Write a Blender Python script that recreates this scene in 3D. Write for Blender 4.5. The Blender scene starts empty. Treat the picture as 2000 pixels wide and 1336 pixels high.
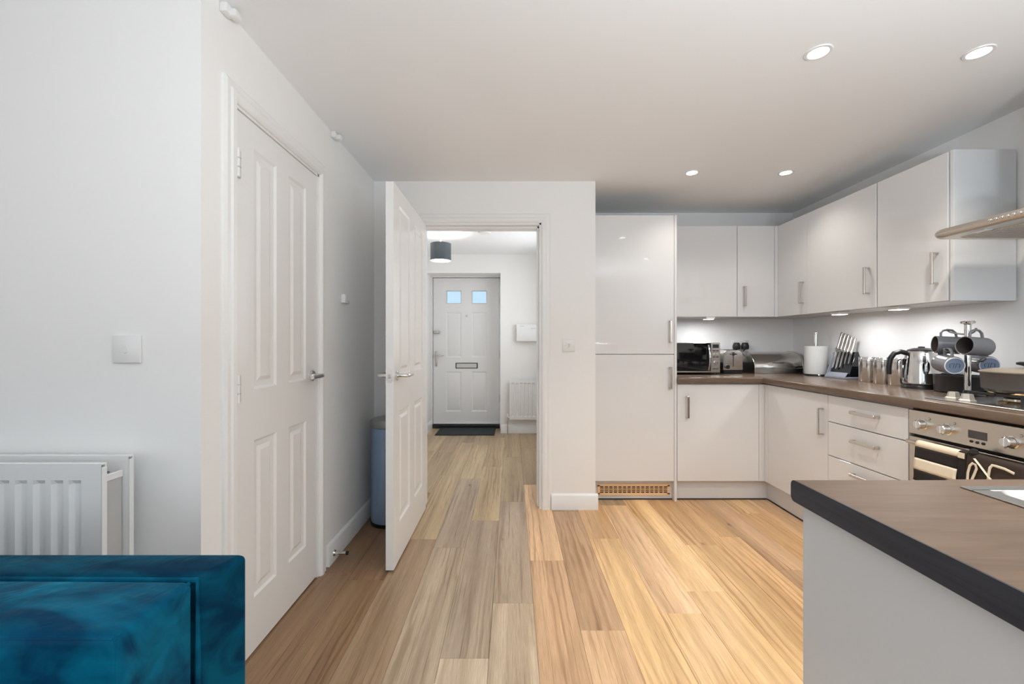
import bpy, bmesh, math, random
from mathutils import Vector, Matrix, Euler
random.seed(7)
SC = bpy.context.scene
COL = SC.collection
PI = math.pi

# ------------------------------------------------------------------ camera, world, light, exposure
cam_d = bpy.data.cameras.new('camera')
cam = bpy.data.objects.new('camera', cam_d); COL.objects.link(cam)
cam.location = (0, 0, 1.175); cam.rotation_euler = (PI/2, 0, 0)
cam_d.sensor_width = 36; cam_d.lens = 36*833/2000; cam_d.clip_start = 0.02
SC.camera = cam
SC.view_settings.view_transform = 'Standard'
SC.view_settings.look = 'None'
SC.view_settings.gamma = 1
SC.view_settings.use_curve_mapping = False
SC.view_settings.exposure = -0.10
W = bpy.data.worlds.new('sky'); SC.world = W; W.use_nodes = True
bg = W.node_tree.nodes['Background']; bg.inputs[0].default_value = (0.58, 0.80, 1.0, 1); bg.inputs[1].default_value = 1.15
SC.cycles.max_bounces = 10; SC.cycles.diffuse_bounces = 6; SC.cycles.glossy_bounces = 4
SC.cycles.use_denoising = True
SC.cycles.sample_clamp_indirect = 6
SC.cycles.caustics_reflective = False; SC.cycles.caustics_refractive = False

def area(name, loc, rot, sx, sy, power, col=(1, 1, 1), spread=PI):
    d = bpy.data.lights.new(name, 'AREA'); d.shape = 'RECTANGLE'; d.size = sx; d.size_y = sy
    d.energy = power; d.color = col; d.spread = spread
    o = bpy.data.objects.new(name, d); COL.objects.link(o); o.location = loc; o.rotation_euler = rot
    return o
def spot(name, loc, power, col, ang=150, blend=0.9, r=0.035):
    d = bpy.data.lights.new(name, 'SPOT'); d.energy = power; d.color = col; d.spot_size = math.radians(ang)
    d.spot_blend = blend; d.shadow_soft_size = r
    o = bpy.data.objects.new(name, d); COL.objects.link(o); o.location = loc
    return o
def point(name, loc, power, col, r=0.05):
    d = bpy.data.lights.new(name, 'POINT'); d.energy = power; d.color = col; d.shadow_soft_size = r
    o = bpy.data.objects.new(name, d); COL.objects.link(o); o.location = loc
    return o
DAY = (0.97, 0.985, 1.0)
WARM = (1.0, 0.93, 0.82)
area('window_daylight', (-0.9, -3.50, 1.45), (PI/2, 0, 0), 2.6, 1.2, 5, DAY)          # the living-room window behind the camera
area('patio_door_daylight', (1.35, -3.50, 1.15), (PI/2, 0, 0), 1.3, 2.0, 8, DAY)      # the glazed garden door beside it
area('side_fill', (-3.12, -2.4, 1.45), (PI/2, 0, -PI/2), 1.8, 1.2, 23, DAY)   # fill light added for the kitchen fronts, at the added left window
for x, y, z, w in ((-2.5, -2.6, 1.75, 5), (1.35, -0.42, 1.15, 46), (0.45, -0.42, 1.15, 42)):      # unseen uplights added to brighten the ceiling, without lamp bodies
    area('ceiling_fill', (x, y, z), (PI, 0, 0), 0.35, 0.35, w, (0.82, 0.925, 1.0))
DOWN = [(1.194, 1.663), (1.82, 1.663), (1.20, 2.844), (1.826, 2.844), (1.194, 0.48), (1.82, 0.48)]
for x, y in DOWN:
    spot('downlight_beam', (x, y, 2.285), 12 if y > 2 else 35, WARM, 120)
for x, y in ((1.587, 3.46), (2.195, 2.866), (2.195, 2.43)):
    area('under_cabinet_beam', (x, y, 1.352), (0, 0, 0), 0.10, 0.10, 2.3 if y > 3 else 1.8, (0.97, 0.98, 1.0))
point('hall_pendant_bulb', (-0.735, 4.4, 2.09), 20, (1, 0.97, 0.92), 0.05)
area('hall_fill', (0.46, 4.35, 1.55), (PI/2, 0, PI/2), 1.2, 1.1, 14, DAY)       # fill light added for the hall, at an invented window out of view

# ------------------------------------------------------------------ materials
def S(r, g, b):
    f = lambda c: (c/255/12.92) if c/255 <= 0.04045 else ((c/255+0.055)/1.055)**2.4
    return (f(r), f(g), f(b))
def mat(name, col, rough=0.5, metal=0.0, nscale=30, namt=0.04, bump=0.0, bscale=200, stretch=(1, 1, 1), coat=0.0, spec=0.5,
        trans=0.0, emit=None, estr=0.0, sheen=0.0, sheen_col=None, rvar=0.0, coat_rough=0.05):
    m = bpy.data.materials.new(name); m.use_nodes = True
    nt = m.node_tree; p = nt.nodes['Principled BSDF']
    tc = nt.nodes.new('ShaderNodeTexCoord'); mp = nt.nodes.new('ShaderNodeMapping')
    mp.inputs['Scale'].default_value = stretch
    nt.links.new(tc.outputs['Object'], mp.inputs['Vector'])
    n = nt.nodes.new('ShaderNodeTexNoise'); n.inputs['Scale'].default_value = nscale; n.inputs['Detail'].default_value = 4
    nt.links.new(mp.outputs[0], n.inputs['Vector'])
    mx = nt.nodes.new('ShaderNodeMix'); mx.data_type = 'RGBA'
    a = [max(0, c*(1-namt)) for c in col]; b = [min(1, c*(1+namt)) for c in col]
    mx.inputs[6].default_value = (*a, 1); mx.inputs[7].default_value = (*b, 1)
    nt.links.new(n.outputs['Fac'], mx.inputs[0]); nt.links.new(mx.outputs[2], p.inputs['Base Color'])
    p.inputs['Roughness'].default_value = rough; p.inputs['Metallic'].default_value = metal
    p.inputs['Coat Weight'].default_value = coat; p.inputs['Coat Roughness'].default_value = coat_rough
    p.inputs['Specular IOR Level'].default_value = spec; p.inputs['Transmission Weight'].default_value = trans
    if rvar:
        mr = nt.nodes.new('ShaderNodeMapRange'); mr.inputs[3].default_value = rough-rvar; mr.inputs[4].default_value = rough+rvar
        nt.links.new(n.outputs['Fac'], mr.inputs[0]); nt.links.new(mr.outputs[0], p.inputs['Roughness'])
    if bump:
        n2 = nt.nodes.new('ShaderNodeTexNoise'); n2.inputs['Scale'].default_value = bscale; n2.inputs['Detail'].default_value = 3
        nt.links.new(mp.outputs[0], n2.inputs['Vector'])
        bp = nt.nodes.new('ShaderNodeBump'); bp.inputs['Strength'].default_value = bump; bp.inputs['Distance'].default_value = 0.002
        nt.links.new(n2.outputs['Fac'], bp.inputs['Height']); nt.links.new(bp.outputs[0], p.inputs['Normal'])
    if emit:
        p.inputs['Emission Color'].default_value = (*emit, 1); p.inputs['Emission Strength'].default_value = estr
    if sheen:
        p.inputs['Sheen Weight'].default_value = sheen; p.inputs['Sheen Roughness'].default_value = 0.35
        if sheen_col: p.inputs['Sheen Tint'].default_value = (*sheen_col, 1)
    return m

M_WALL = mat('wall_paint', (0.865, 0.857, 0.845), 0.75, nscale=3, namt=0.008, bump=0.04, bscale=260)
M_CEIL = mat('ceiling_paint', (0.865, 0.872, 0.88), 0.85, nscale=3, namt=0.006)
M_TRIM = mat('white_gloss_trim', (0.84, 0.837, 0.83), 0.28, nscale=6, namt=0.006)
M_DOORP = mat('white_satin_door_paint', (0.84, 0.835, 0.825), 0.25, nscale=6, namt=0.006, bump=0.03, bscale=500, stretch=(1, 1, 0.1))
M_FDOOR = mat('white_composite_door', (0.80, 0.80, 0.80), 0.4, nscale=6, namt=0.006)
M_CAB = mat('white_gloss_laminate', (0.755, 0.755, 0.76), 0.035, nscale=4, namt=0.006)
M_CABIN = mat('cabinet_edge', (0.62, 0.61, 0.59), 0.35, nscale=8, namt=0.01)
M_PEN = mat('grey_white_end_panel', (0.66, 0.67, 0.68), 0.2, nscale=5, namt=0.008)
M_PLINTH = mat('plinth_white', (0.67, 0.675, 0.685), 0.25, nscale=8, namt=0.01)
M_STEEL = mat('brushed_steel', (0.60, 0.565, 0.52), 0.24, 1.0, nscale=60, namt=0.06, stretch=(1, 1, 14), rvar=0.05)
M_STEELH = mat('brushed_steel_flat', (0.62, 0.565, 0.50), 0.30, 1.0, nscale=60, namt=0.05, stretch=(14, 1, 14), rvar=0.05)
M_CHROME = mat('chrome', (0.74, 0.73, 0.72), 0.07, 1.0, nscale=20, namt=0.02)
M_HANDLE = mat('satin_nickel', (0.66, 0.615, 0.56), 0.2, 1.0, nscale=40, namt=0.03)
M_CAN = mat('polished_steel', (0.70, 0.68, 0.655), 0.15, 1.0, nscale=60, namt=0.04, stretch=(8, 8, 0.4), rvar=0.03)
M_SINK = mat('sink_steel', (0.62, 0.61, 0.59), 0.25, 1.0, nscale=50, namt=0.03, stretch=(1, 10, 1))
M_BLACK = mat('black_plastic', (0.012, 0.012, 0.014), 0.3, nscale=30, namt=0.1)
M_BGLASS = mat('black_glass', (0.006, 0.007, 0.008), 0.03, nscale=10, namt=0.1, spec=0.7)
M_DARK = mat('dark_gap', (0.02, 0.02, 0.02), 0.8)
M_IRON = mat('cast_iron', (0.015, 0.015, 0.015), 0.45, nscale=120, namt=0.2)
M_PANB = mat('dark_pan_enamel', (0.035, 0.034, 0.036), 0.28, nscale=60, namt=0.1)
M_PANT = mat('taupe_pan_enamel', (0.10, 0.088, 0.08), 0.3, nscale=60, namt=0.1)
M_PANTL = mat('beige_pan_lid', (0.42, 0.35, 0.28), 0.3, 0.3, nscale=20, namt=0.05)
M_GOLDB = mat('copper_pan_base', (0.75, 0.52, 0.28), 0.25, 1.0)
M_CREAMST = mat('pale_satin_knob', (0.72, 0.66, 0.58), 0.3, 0.6, nscale=20, namt=0.03)
M_BRASS = mat('copper_tone_grille', S(236, 196, 152), 0.45, 0.0, nscale=40, namt=0.05)
M_WHITEP = mat('white_plastic', (0.80, 0.80, 0.79), 0.3, nscale=20, namt=0.01)
M_GREYP = mat('pale_grey_plastic', (0.55, 0.55, 0.55), 0.35, nscale=20, namt=0.02)
M_PAPER = mat('kitchen_paper', (0.84, 0.84, 0.83), 0.9, nscale=150, namt=0.03, bump=0.4, bscale=300)
M_BIN = mat('blue_grey_bin_metal', S(150, 174, 204), 0.3, 0.35, nscale=10, namt=0.03)
M_BINLID = mat('grey_bin_lid', (0.34, 0.34, 0.35), 0.3, 0.5, nscale=10, namt=0.03)
M_MAT = mat('doormat_pile', (0.028, 0.036, 0.040), 0.95, nscale=300, namt=0.5, bump=1.0, bscale=400)
M_SHADE = mat('grey_linen_shade', (0.085, 0.10, 0.115), 0.9, nscale=180, namt=0.3, stretch=(1, 1, 6), bump=0.3)
M_SHADEIN = mat('white_shade_lining', (0.85, 0.84, 0.82), 0.8)
M_GLOW = mat('lamp_diffuser', (0.9, 0.9, 0.9), 0.5, emit=(1, 0.97, 0.92), estr=4.0)
M_LED = mat('led_lens', (0.9, 0.9, 0.9), 0.5, emit=(1, 0.96, 0.90), estr=14.0)
M_PANE = mat('frosted_pane', (0.92, 0.97, 1.0), 0.25, trans=1.0, nscale=40, namt=0.01)
M_MUG = mat('grey_glaze', S(122, 124, 130), 0.22, nscale=60, namt=0.06, coat=0.4)
M_MUGB = mat('blue_grey_unglazed_base', S(120, 136, 160), 0.45, nscale=80, namt=0.08)
M_MUGR = mat('white_foot_ring', (0.80, 0.80, 0.80), 0.35)
M_MUGM = mat('stamp_ink', S(60, 68, 86), 0.5)
M_ACRY = mat('grey_acrylic', S(150, 156, 168), 0.12, nscale=10, namt=0.03)
M_LCD = mat('lcd_display', S(70, 66, 66), 0.15, nscale=10, namt=0.03)
M_TOWELC = mat('cream_towel', S(235, 222, 200), 0.95, nscale=200, namt=0.06, bump=0.5, bscale=500)
M_TOWELB = mat('black_towel', S(38, 34, 33), 0.95, nscale=200, namt=0.15, bump=0.5, bscale=500)
M_TOWELD = mat('dark_brown_towel', S(58, 46, 38), 0.95, nscale=200, namt=0.12, bump=0.5, bscale=500)
M_OVENLOGO = mat('grey_print', S(95, 80, 70), 0.5)
M_RADW = mat('radiator_enamel', (0.80, 0.80, 0.795), 0.25, nscale=10, namt=0.006)
M_RADIN = mat('radiator_side', (0.50, 0.495, 0.48), 0.4, nscale=10, namt=0.02)

def velvet(name='teal_velvet', k=1.0):
    m = bpy.data.materials.new(name); m.use_nodes = True
    nt = m.node_tree; L = nt.links; p = nt.nodes['Principled BSDF']
    tc = nt.nodes.new('ShaderNodeTexCoord')
    def noise(scale, stretch, detail, dist=0.0):
        mp = nt.nodes.new('ShaderNodeMapping'); mp.inputs['Scale'].default_value = stretch; L.new(tc.outputs['Object'], mp.inputs[0])
        n = nt.nodes.new('ShaderNodeTexNoise'); n.inputs['Scale'].default_value = scale; n.inputs['Detail'].default_value = detail
        n.inputs['Distortion'].default_value = dist; L.new(mp.outputs[0], n.inputs['Vector']); return n
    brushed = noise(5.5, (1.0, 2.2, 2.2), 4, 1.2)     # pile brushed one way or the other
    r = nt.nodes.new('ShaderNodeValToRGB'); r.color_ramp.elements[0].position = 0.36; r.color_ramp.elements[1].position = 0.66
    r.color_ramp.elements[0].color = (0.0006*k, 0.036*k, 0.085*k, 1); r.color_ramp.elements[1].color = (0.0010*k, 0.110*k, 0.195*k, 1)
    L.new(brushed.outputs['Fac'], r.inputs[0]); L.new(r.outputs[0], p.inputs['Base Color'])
    p.inputs['Roughness'].default_value = 0.5; p.inputs['Specular IOR Level'].default_value = 0.05
    p.inputs['Sheen Roughness'].default_value = 0.28; p.inputs['Sheen Tint'].default_value = (0.01, 0.42, 0.62, 1)
    mr = nt.nodes.new('ShaderNodeMapRange'); mr.inputs[1].default_value = 0.35; mr.inputs[2].default_value = 0.65
    mr.inputs[3].default_value = 0.22*k; mr.inputs[4].default_value = 0.8*k
    L.new(brushed.outputs['Fac'], mr.inputs[0]); L.new(mr.outputs[0], p.inputs['Sheen Weight'])
    nap = noise(8, (1, 1, 1), 3, 0.8); fine = noise(900, (1, 1, 1), 2)
    b1 = nt.nodes.new('ShaderNodeBump'); b1.inputs['Strength'].default_value = 0.6; b1.inputs['Distance'].default_value = 0.02
    L.new(nap.outputs['Fac'], b1.inputs['Height'])
    b2 = nt.nodes.new('ShaderNodeBump'); b2.inputs['Strength'].default_value = 0.12; b2.inputs['Distance'].default_value = 0.001
    L.new(fine.outputs['Fac'], b2.inputs['Height']); L.new(b1.outputs[0], b2.inputs['Normal']); L.new(b2.outputs[0], p.inputs['Normal'])
    return m
M_VEL = velvet()
M_VELD = velvet('teal_velvet_shaded', 0.62)      # same velvet darkened: the frame's shaded look is put into its colour

def wood_floor():
    m = bpy.data.materials.new('oak_vinyl_plank'); m.use_nodes = True
    nt = m.node_tree; L = nt.links; p = nt.nodes['Principled BSDF']
    oi = nt.nodes.new('ShaderNodeObjectInfo'); tc = nt.nodes.new('ShaderNodeTexCoord')
    mul = nt.nodes.new('ShaderNodeMath'); mul.operation = 'MULTIPLY'; mul.inputs[1].default_value = 37.0
    sep = nt.nodes.new('ShaderNodeSeparateColor'); L.new(oi.outputs['Color'], sep.inputs[0])
    L.new(oi.outputs['Alpha'], mul.inputs[0])
    comb = nt.nodes.new('ShaderNodeCombineXYZ'); L.new(mul.outputs[0], comb.inputs[0]); L.new(mul.outputs[0], comb.inputs[1])
    add = nt.nodes.new('ShaderNodeVectorMath'); add.operation = 'ADD'
    L.new(tc.outputs['Object'], add.inputs[0]); L.new(comb.outputs[0], add.inputs[1])
    def noise(scale, stretch, detail=5, dist=0.0, rough=0.55):
        mp = nt.nodes.new('ShaderNodeMapping'); mp.inputs['Scale'].default_value = stretch
        L.new(add.outputs[0], mp.inputs['Vector'])
        n = nt.nodes.new('ShaderNodeTexNoise'); n.inputs['Scale'].default_value = scale; n.inputs['Detail'].default_value = detail
        n.inputs['Distortion'].default_value = dist; n.inputs['Roughness'].default_value = rough
        L.new(mp.outputs[0], n.inputs['Vector']); return n
    broad = noise(2.6, (3.2, 0.35, 1), 3, 0.6)
    # cathedral grain rings: distorted wave bands along the length
    mpw = nt.nodes.new('ShaderNodeMapping'); mpw.inputs['Scale'].default_value = (1.0, 0.09, 1)
    L.new(add.outputs[0], mpw.inputs['Vector'])
    wv = nt.nodes.new('ShaderNodeTexWave'); wv.wave_type = 'BANDS'; wv.bands_direction = 'X'
    wv.inputs['Scale'].default_value = 9; wv.inputs['Distortion'].default_value = 9; wv.inputs['Detail'].default_value = 3
    wv.inputs['Detail Scale'].default_value = 1.3; wv.inputs['Detail Roughness'].default_value = 0.6
    L.new(mpw.outputs[0], wv.inputs['Vector'])
    fine = noise(9, (13, 0.16, 1), 5, 0.5, 0.62)
    fibre = noise(40, (9, 0.22, 1), 4, 0.0, 0.7)
    def ramp(src, a, b, ca, cb):
        r = nt.nodes.new('ShaderNodeValToRGB'); r.color_ramp.elements[0].position = a; r.color_ramp.elements[1].position = b
        r.color_ramp.elements[0].color = (*ca, 1); r.color_ramp.elements[1].color = (*cb, 1); L.new(src, r.inputs[0]); return r
    mask = noise(1.7, (3.5, 0.5, 1), 2, 0.3)
    rm = ramp(mask.outputs['Fac'], 0.46, 0.62, (0, 0, 0), (1, 1, 1))          # cathedral figure only in places
    streak = noise(2.2, (5.5, 0.16, 1), 2, 0.4)
    rb = ramp(broad.outputs['Fac'], 0.30, 0.70, (0.84, 0.81, 0.78), (1.10, 1.09, 1.08))
    rs = ramp(streak.outputs['Fac'], 0.32, 0.60, (0.74, 0.69, 0.64), (1.04, 1.04, 1.04))
    rw = ramp(wv.outputs['Fac'], 0.0, 0.45, (0.72, 0.66, 0.60), (1.03, 1.03, 1.03))
    rf = ramp(fine.outputs['Fac'], 0.28, 0.42, (0.50, 0.44, 0.40), (1.01, 1.01, 1.01))
    rr = ramp(fibre.outputs['Fac'], 0.32, 0.66, (0.78, 0.76, 0.74), (1.10, 1.10, 1.10))
    cur = oi.outputs['Color']
    for r in (rb, rs, rw, rf, rr):
        mx = nt.nodes.new('ShaderNodeMix'); mx.data_type = 'RGBA'; mx.blend_type = 'MULTIPLY'; mx.inputs[0].default_value = 1
        if r is rw: L.new(rm.outputs[0], mx.inputs[0])
        L.new(cur, mx.inputs[6]); L.new(r.outputs[0], mx.inputs[7]); cur = mx.outputs[2]
    # a few dark knots
    mpk = nt.nodes.new('ShaderNodeMapping'); mpk.inputs['Scale'].default_value = (1.0, 0.42, 1); L.new(add.outputs[0], mpk.inputs['Vector'])
    vo = nt.nodes.new('ShaderNodeTexVoronoi'); vo.inputs['Scale'].default_value = 3.6; L.new(mpk.outputs[0], vo.inputs['Vector'])
    rk = ramp(vo.outputs['Distance'], 0.012, 0.05, (0.42, 0.34, 0.28), (1, 1, 1))
    mx = nt.nodes.new('ShaderNodeMix'); mx.data_type = 'RGBA'; mx.blend_type = 'MULTIPLY'; mx.inputs[0].default_value = 1
    L.new(cur, mx.inputs[6]); L.new(rk.outputs[0], mx.inputs[7]); cur = mx.outputs[2]
    L.new(cur, p.inputs['Base Color'])
    p.inputs['Roughness'].default_value = 0.29; p.inputs['Specular IOR Level'].default_value = 0.5
    bp = nt.nodes.new('ShaderNodeBump'); bp.inputs['Strength'].default_value = 0.25; bp.inputs['Distance'].default_value = 0.0015
    L.new(fine.outputs['Fac'], bp.inputs['Height']); L.new(bp.outputs[0], p.inputs['Normal'])
    return m
M_FLOOR = wood_floor()

def worktop_mat(name, c0, c1, stretch, rough=0.3):
    m = bpy.data.materials.new(name); m.use_nodes = True
    nt = m.node_tree; L = nt.links; p = nt.nodes['Principled BSDF']
    tc = nt.nodes.new('ShaderNodeTexCoord'); mp = nt.nodes.new('ShaderNodeMapping'); mp.inputs['Scale'].default_value = stretch
    L.new(tc.outputs['Object'], mp.inputs[0])
    n = nt.nodes.new('ShaderNodeTexNoise'); n.inputs['Scale'].default_value = 9; n.inputs['Detail'].default_value = 7; n.inputs['Distortion'].default_value = 0.6
    L.new(mp.outputs[0], n.inputs['Vector'])
    r = nt.nodes.new('ShaderNodeValToRGB'); r.color_ramp.elements[0].position = 0.3; r.color_ramp.elements[1].position = 0.7
    r.color_ramp.elements[0].color = (*c0, 1); r.color_ramp.elements[1].color = (*c1, 1)
    L.new(n.outputs['Fac'], r.inputs[0]); L.new(r.outputs[0], p.inputs['Base Color'])
    p.inputs['Roughness'].default_value = rough
    return m
M_TOPX = worktop_mat('walnut_worktop_along_x', (0.105, 0.063, 0.038), (0.158, 0.100, 0.064), (0.8, 7, 4), 0.42)
M_TOPY = worktop_mat('walnut_worktop', (0.125, 0.084, 0.058), (0.172, 0.120, 0.086), (5, 0.8, 4), 0.22)
M_TOPB = worktop_mat('walnut_worktop_back', (0.125, 0.084, 0.058), (0.172, 0.120, 0.086), (0.8, 5, 4), 0.22)
M_TOPEDGE = worktop_mat('blue_black_edging', (0.018, 0.021, 0.030), (0.036, 0.040, 0.052), (4, 0.8, 14), 0.4)

# ------------------------------------------------------------------ mesh helpers
ORG = {}
class MB:
    def __init__(s): s.bm = bmesh.new()
    def _join(s, t, mi=0, mtx=None):
        if mtx is not None: bmesh.ops.transform(t, matrix=mtx, verts=t.verts)
        for f in t.faces: f.material_index = mi
        me = bpy.data.meshes.new('tmp'); t.to_mesh(me); t.free(); s.bm.from_mesh(me); bpy.data.meshes.remove(me); return s
    def box(s, x0, x1, y0, y1, z0, z1, bev=0.0, seg=1, mi=0):
        t = bmesh.new(); bmesh.ops.create_cube(t, size=1)
        for v in t.verts: v.co = Vector(((x0+x1)/2+v.co.x*(x1-x0), (y0+y1)/2+v.co.y*(y1-y0), (z0+z1)/2+v.co.z*(z1-z0)))
        if bev: bmesh.ops.bevel(t, geom=list(t.edges), offset=bev, segments=seg, affect='EDGES', profile=0.5, clamp_overlap=True)
        return s._join(t, mi)
    def obox(s, c, ax, half, bev=0.0, seg=1, mi=0):
        t = bmesh.new(); bmesh.ops.create_cube(t, size=2)
        for v in t.verts: v.co = Vector((v.co.x*half[0], v.co.y*half[1], v.co.z*half[2]))
        if bev: bmesh.ops.bevel(t, geom=list(t.edges), offset=bev, segments=seg, affect='EDGES', profile=0.5, clamp_overlap=True)
        m = Matrix([Vector(a).normalized() for a in ax]).transposed().to_4x4(); m.translation = Vector(c)
        return s._join(t, mi, m)
    def prism(s, poly, axis, a0, a1, bev=0.0, seg=1, mi=0):
        """poly in the two other axes (x: (y,z), y: (x,z), z: (x,y)) extruded along axis"""
        t = bmesh.new()
        def P(u, v, a): return {'x': (a, u, v), 'y': (u, a, v), 'z': (u, v, a)}[axis]
        A = [t.verts.new(P(u, v, a0)) for u, v in poly]; B = [t.verts.new(P(u, v, a1)) for u, v in poly]
        n = len(poly)
        t.faces.new(A); t.faces.new(B[::-1])
        for i in range(n): t.faces.new((A[i], B[i], B[(i+1) % n], A[(i+1) % n]))
        bmesh.ops.recalc_face_normals(t, faces=t.faces)
        if bev: bmesh.ops.bevel(t, geom=list(t.edges), offset=bev, segments=seg, affect='EDGES', profile=0.5, clamp_overlap=True)
        return s._join(t, mi)
    def lathe(s, prof, c=(0, 0, 0), seg=28, axis=(0, 0, 1), mi=0, cap=True):
        t = bmesh.new(); rings = []
        for r, z in prof:
            if r < 1e-6: rings.append([t.verts.new((0, 0, z))])
            else: rings.append([t.verts.new((r*math.cos(2*PI*i/seg), r*math.sin(2*PI*i/seg), z)) for i in range(seg)])
        for a, b in zip(rings, rings[1:]):
            for i in range(seg):
                j = (i+1) % seg
                if len(a) == 1 and len(b) == 1: continue
                if len(a) == 1: t.faces.new((a[0], b[i], b[j]))
                elif len(b) == 1: t.faces.new((a[i], b[0], a[j]))
                else: t.faces.new((a[i], b[i], b[j], a[j]))
        if cap:
            for r in (rings[0], rings[-1]):
                if len(r) > 1: t.faces.new(r)
        bmesh.ops.recalc_face_normals(t, faces=t.faces)
        q = Vector((0, 0, 1)).rotation_difference(Vector(axis).normalized()).to_matrix().to_4x4(); q.translation = Vector(c)
        return s._join(t, mi, q)
    def cyl(s, p0, p1, r0, r1=None, seg=20, mi=0, bev=0.0):
        p0 = Vector(p0); p1 = Vector(p1); h = (p1-p0).length; r1 = r0 if r1 is None else r1
        pr = [(r0, 0), (r1, h)] if not bev else [(r0-bev, 0), (r0, bev), (r1, h-bev), (r1-bev, h)]
        return s.lathe(pr, p0, seg, p1-p0, mi)
    def tube(s, pts, r, seg=10, mi=0, closed=False, ry=None):
        pts = [Vector(p) for p in pts]; n = len(pts); t = bmesh.new(); rings = []; up = None
        for i, p in enumerate(pts):
            if closed: d = pts[(i+1) % n]-pts[i-1]
            else: d = pts[min(i+1, n-1)]-pts[max(i-1, 0)]
            d.normalize()
            if up is None: up = Vector((0, 0, 1)) if abs(d.z) < 0.9 else Vector((1, 0, 0))
            a = d.cross(up).normalized(); b = a.cross(d).normalized(); up = b
            rr = r[i] if isinstance(r, (list, tuple)) else r; r2 = rr if ry is None else ry
            rings.append([t.verts.new(p+a*rr*math.cos(2*PI*k/seg)+b*r2*math.sin(2*PI*k/seg)) for k in range(seg)])
        rng = range(n) if closed else range(n-1)
        for i in rng:
            A, B = rings[i], rings[(i+1) % n]
            for k in range(seg): t.faces.new((A[k], B[k], B[(k+1) % seg], A[(k+1) % seg]))
        if not closed: t.faces.new(rings[0][::-1]); t.faces.new(rings[-1])
        bmesh.ops.recalc_face_normals(t, faces=t.faces)
        return s._join(t, mi)
    def quads(s, verts, faces, mi=0, recalc=False):
        t = bmesh.new(); V = [t.verts.new(v) for v in verts]
        for f in faces: t.faces.new([V[i] for i in f])
        if recalc: bmesh.ops.recalc_face_normals(t, faces=t.faces)
        return s._join(t, mi)

def put(name, mb, m, parent=None, label=None, smooth=35, loc=None):
    me = bpy.data.meshes.new(name)
    off = Vector((0, 0, 0))
    if parent is not None: off = ORG.get(parent.name, Vector((0, 0, 0)))
    elif loc is not None: off = Vector(loc)
    bmesh.ops.translate(mb.bm, vec=-off, verts=mb.bm.verts)
    mb.bm.to_mesh(me); mb.bm.free()
    for mm in (m if isinstance(m, (list, tuple)) else [m]): me.materials.append(mm)
    me.shade_smooth(); me.set_sharp_from_angle(angle=math.radians(smooth))
    o = bpy.data.objects.new(name, me); COL.objects.link(o)
    if parent is not None: o.parent = parent
    else: o.location = off
    ORG[o.name] = off
    if label: o['label'] = label
    return o
def thing(name, label, cat, loc=(0, 0, 0), group=None):
    o = bpy.data.objects.new(name, None); COL.objects.link(o); o.location = loc; o.empty_display_size = 0.05
    ORG[o.name] = Vector(loc); o['label'] = label; o['category'] = cat
    if group: o['group'] = group
    return o
def tag(o, label, cat, group=None):
    o['label'] = label; o['category'] = cat
    if group: o['group'] = group
    return o
def struct(name, mb, m, label=None, parent=None, smooth=35):
    o = put(name, mb, m, parent, smooth=smooth)
    if parent is None:
        o['kind'] = 'structure'
    if label: o['label'] = label
    return o
def sempty(name, label, loc):
    o = bpy.data.objects.new(name, None); COL.objects.link(o); o.location = loc; ORG[o.name] = Vector(loc)
    o['kind'] = 'structure'; o['label'] = label
    return o
def copy_tree(o, parent=None):
    c = o.copy(); COL.objects.link(c)
    if parent is not None: c.parent = parent
    for ch in o.children: copy_tree(ch, c)
    return c

def panel_face(mb, us, vs, panels, mapf, rings=((0.0, 0.0), (0.010, 0.007), (0.030, 0.009), (0.046, 0.003)), mi=0, glaze=()):
    """flat moulded-door face with sunk and fielded panels; mapf(u, v, depth) gives the point"""
    V = []; F = []
    def add(u, v, d): V.append(mapf(u, v, d)); return len(V)-1
    grid = {}
    for i, u in enumerate(us):
        for j, v in enumerate(vs): grid[i, j] = add(u, v, 0)
    for i in range(len(us)-1):
        for j in range(len(vs)-1):
            q = [grid[i, j], grid[i+1, j], grid[i+1, j+1], grid[i, j+1]]
            if (i, j) in glaze:
                cur = [add(us[i]+0.008, vs[j]+0.008, 0.014), add(us[i+1]-0.008, vs[j]+0.008, 0.014), add(us[i+1]-0.008, vs[j+1]-0.008, 0.014), add(us[i]+0.008, vs[j+1]-0.008, 0.014)]
                for k in range(4): F.append([q[k], q[(k+1) % 4], cur[(k+1) % 4], cur[k]])
                continue
            if (i, j) not in panels: F.append(q); continue
            prev = q
            for ins, dep in rings[1:]:
                cur = [add(us[i]+ins, vs[j]+ins, dep), add(us[i+1]-ins, vs[j]+ins, dep), add(us[i+1]-ins, vs[j+1]-ins, dep), add(us[i]+ins, vs[j+1]-ins, dep)]
                for k in range(4): F.append([prev[k], prev[(k+1) % 4], cur[(k+1) % 4], cur[k]])
                prev = cur
            F.append(prev)
    mb.quads(V, F, mi)

# ------------------------------------------------------------------ dimensions of the place
CEIL = 2.305
XL, XR = -0.97, 2.46           # cupboard wall, right wall
YN = 1.33                      # short wall with the radiator
YP = 3.00                      # partition to the hall
YB = 3.735                     # kitchen back wall
YH = 5.50                      # hall end wall
XH0, XH1 = -1.10, 0.50         # hall side walls
XPE = 0.587                    # end of the partition

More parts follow.
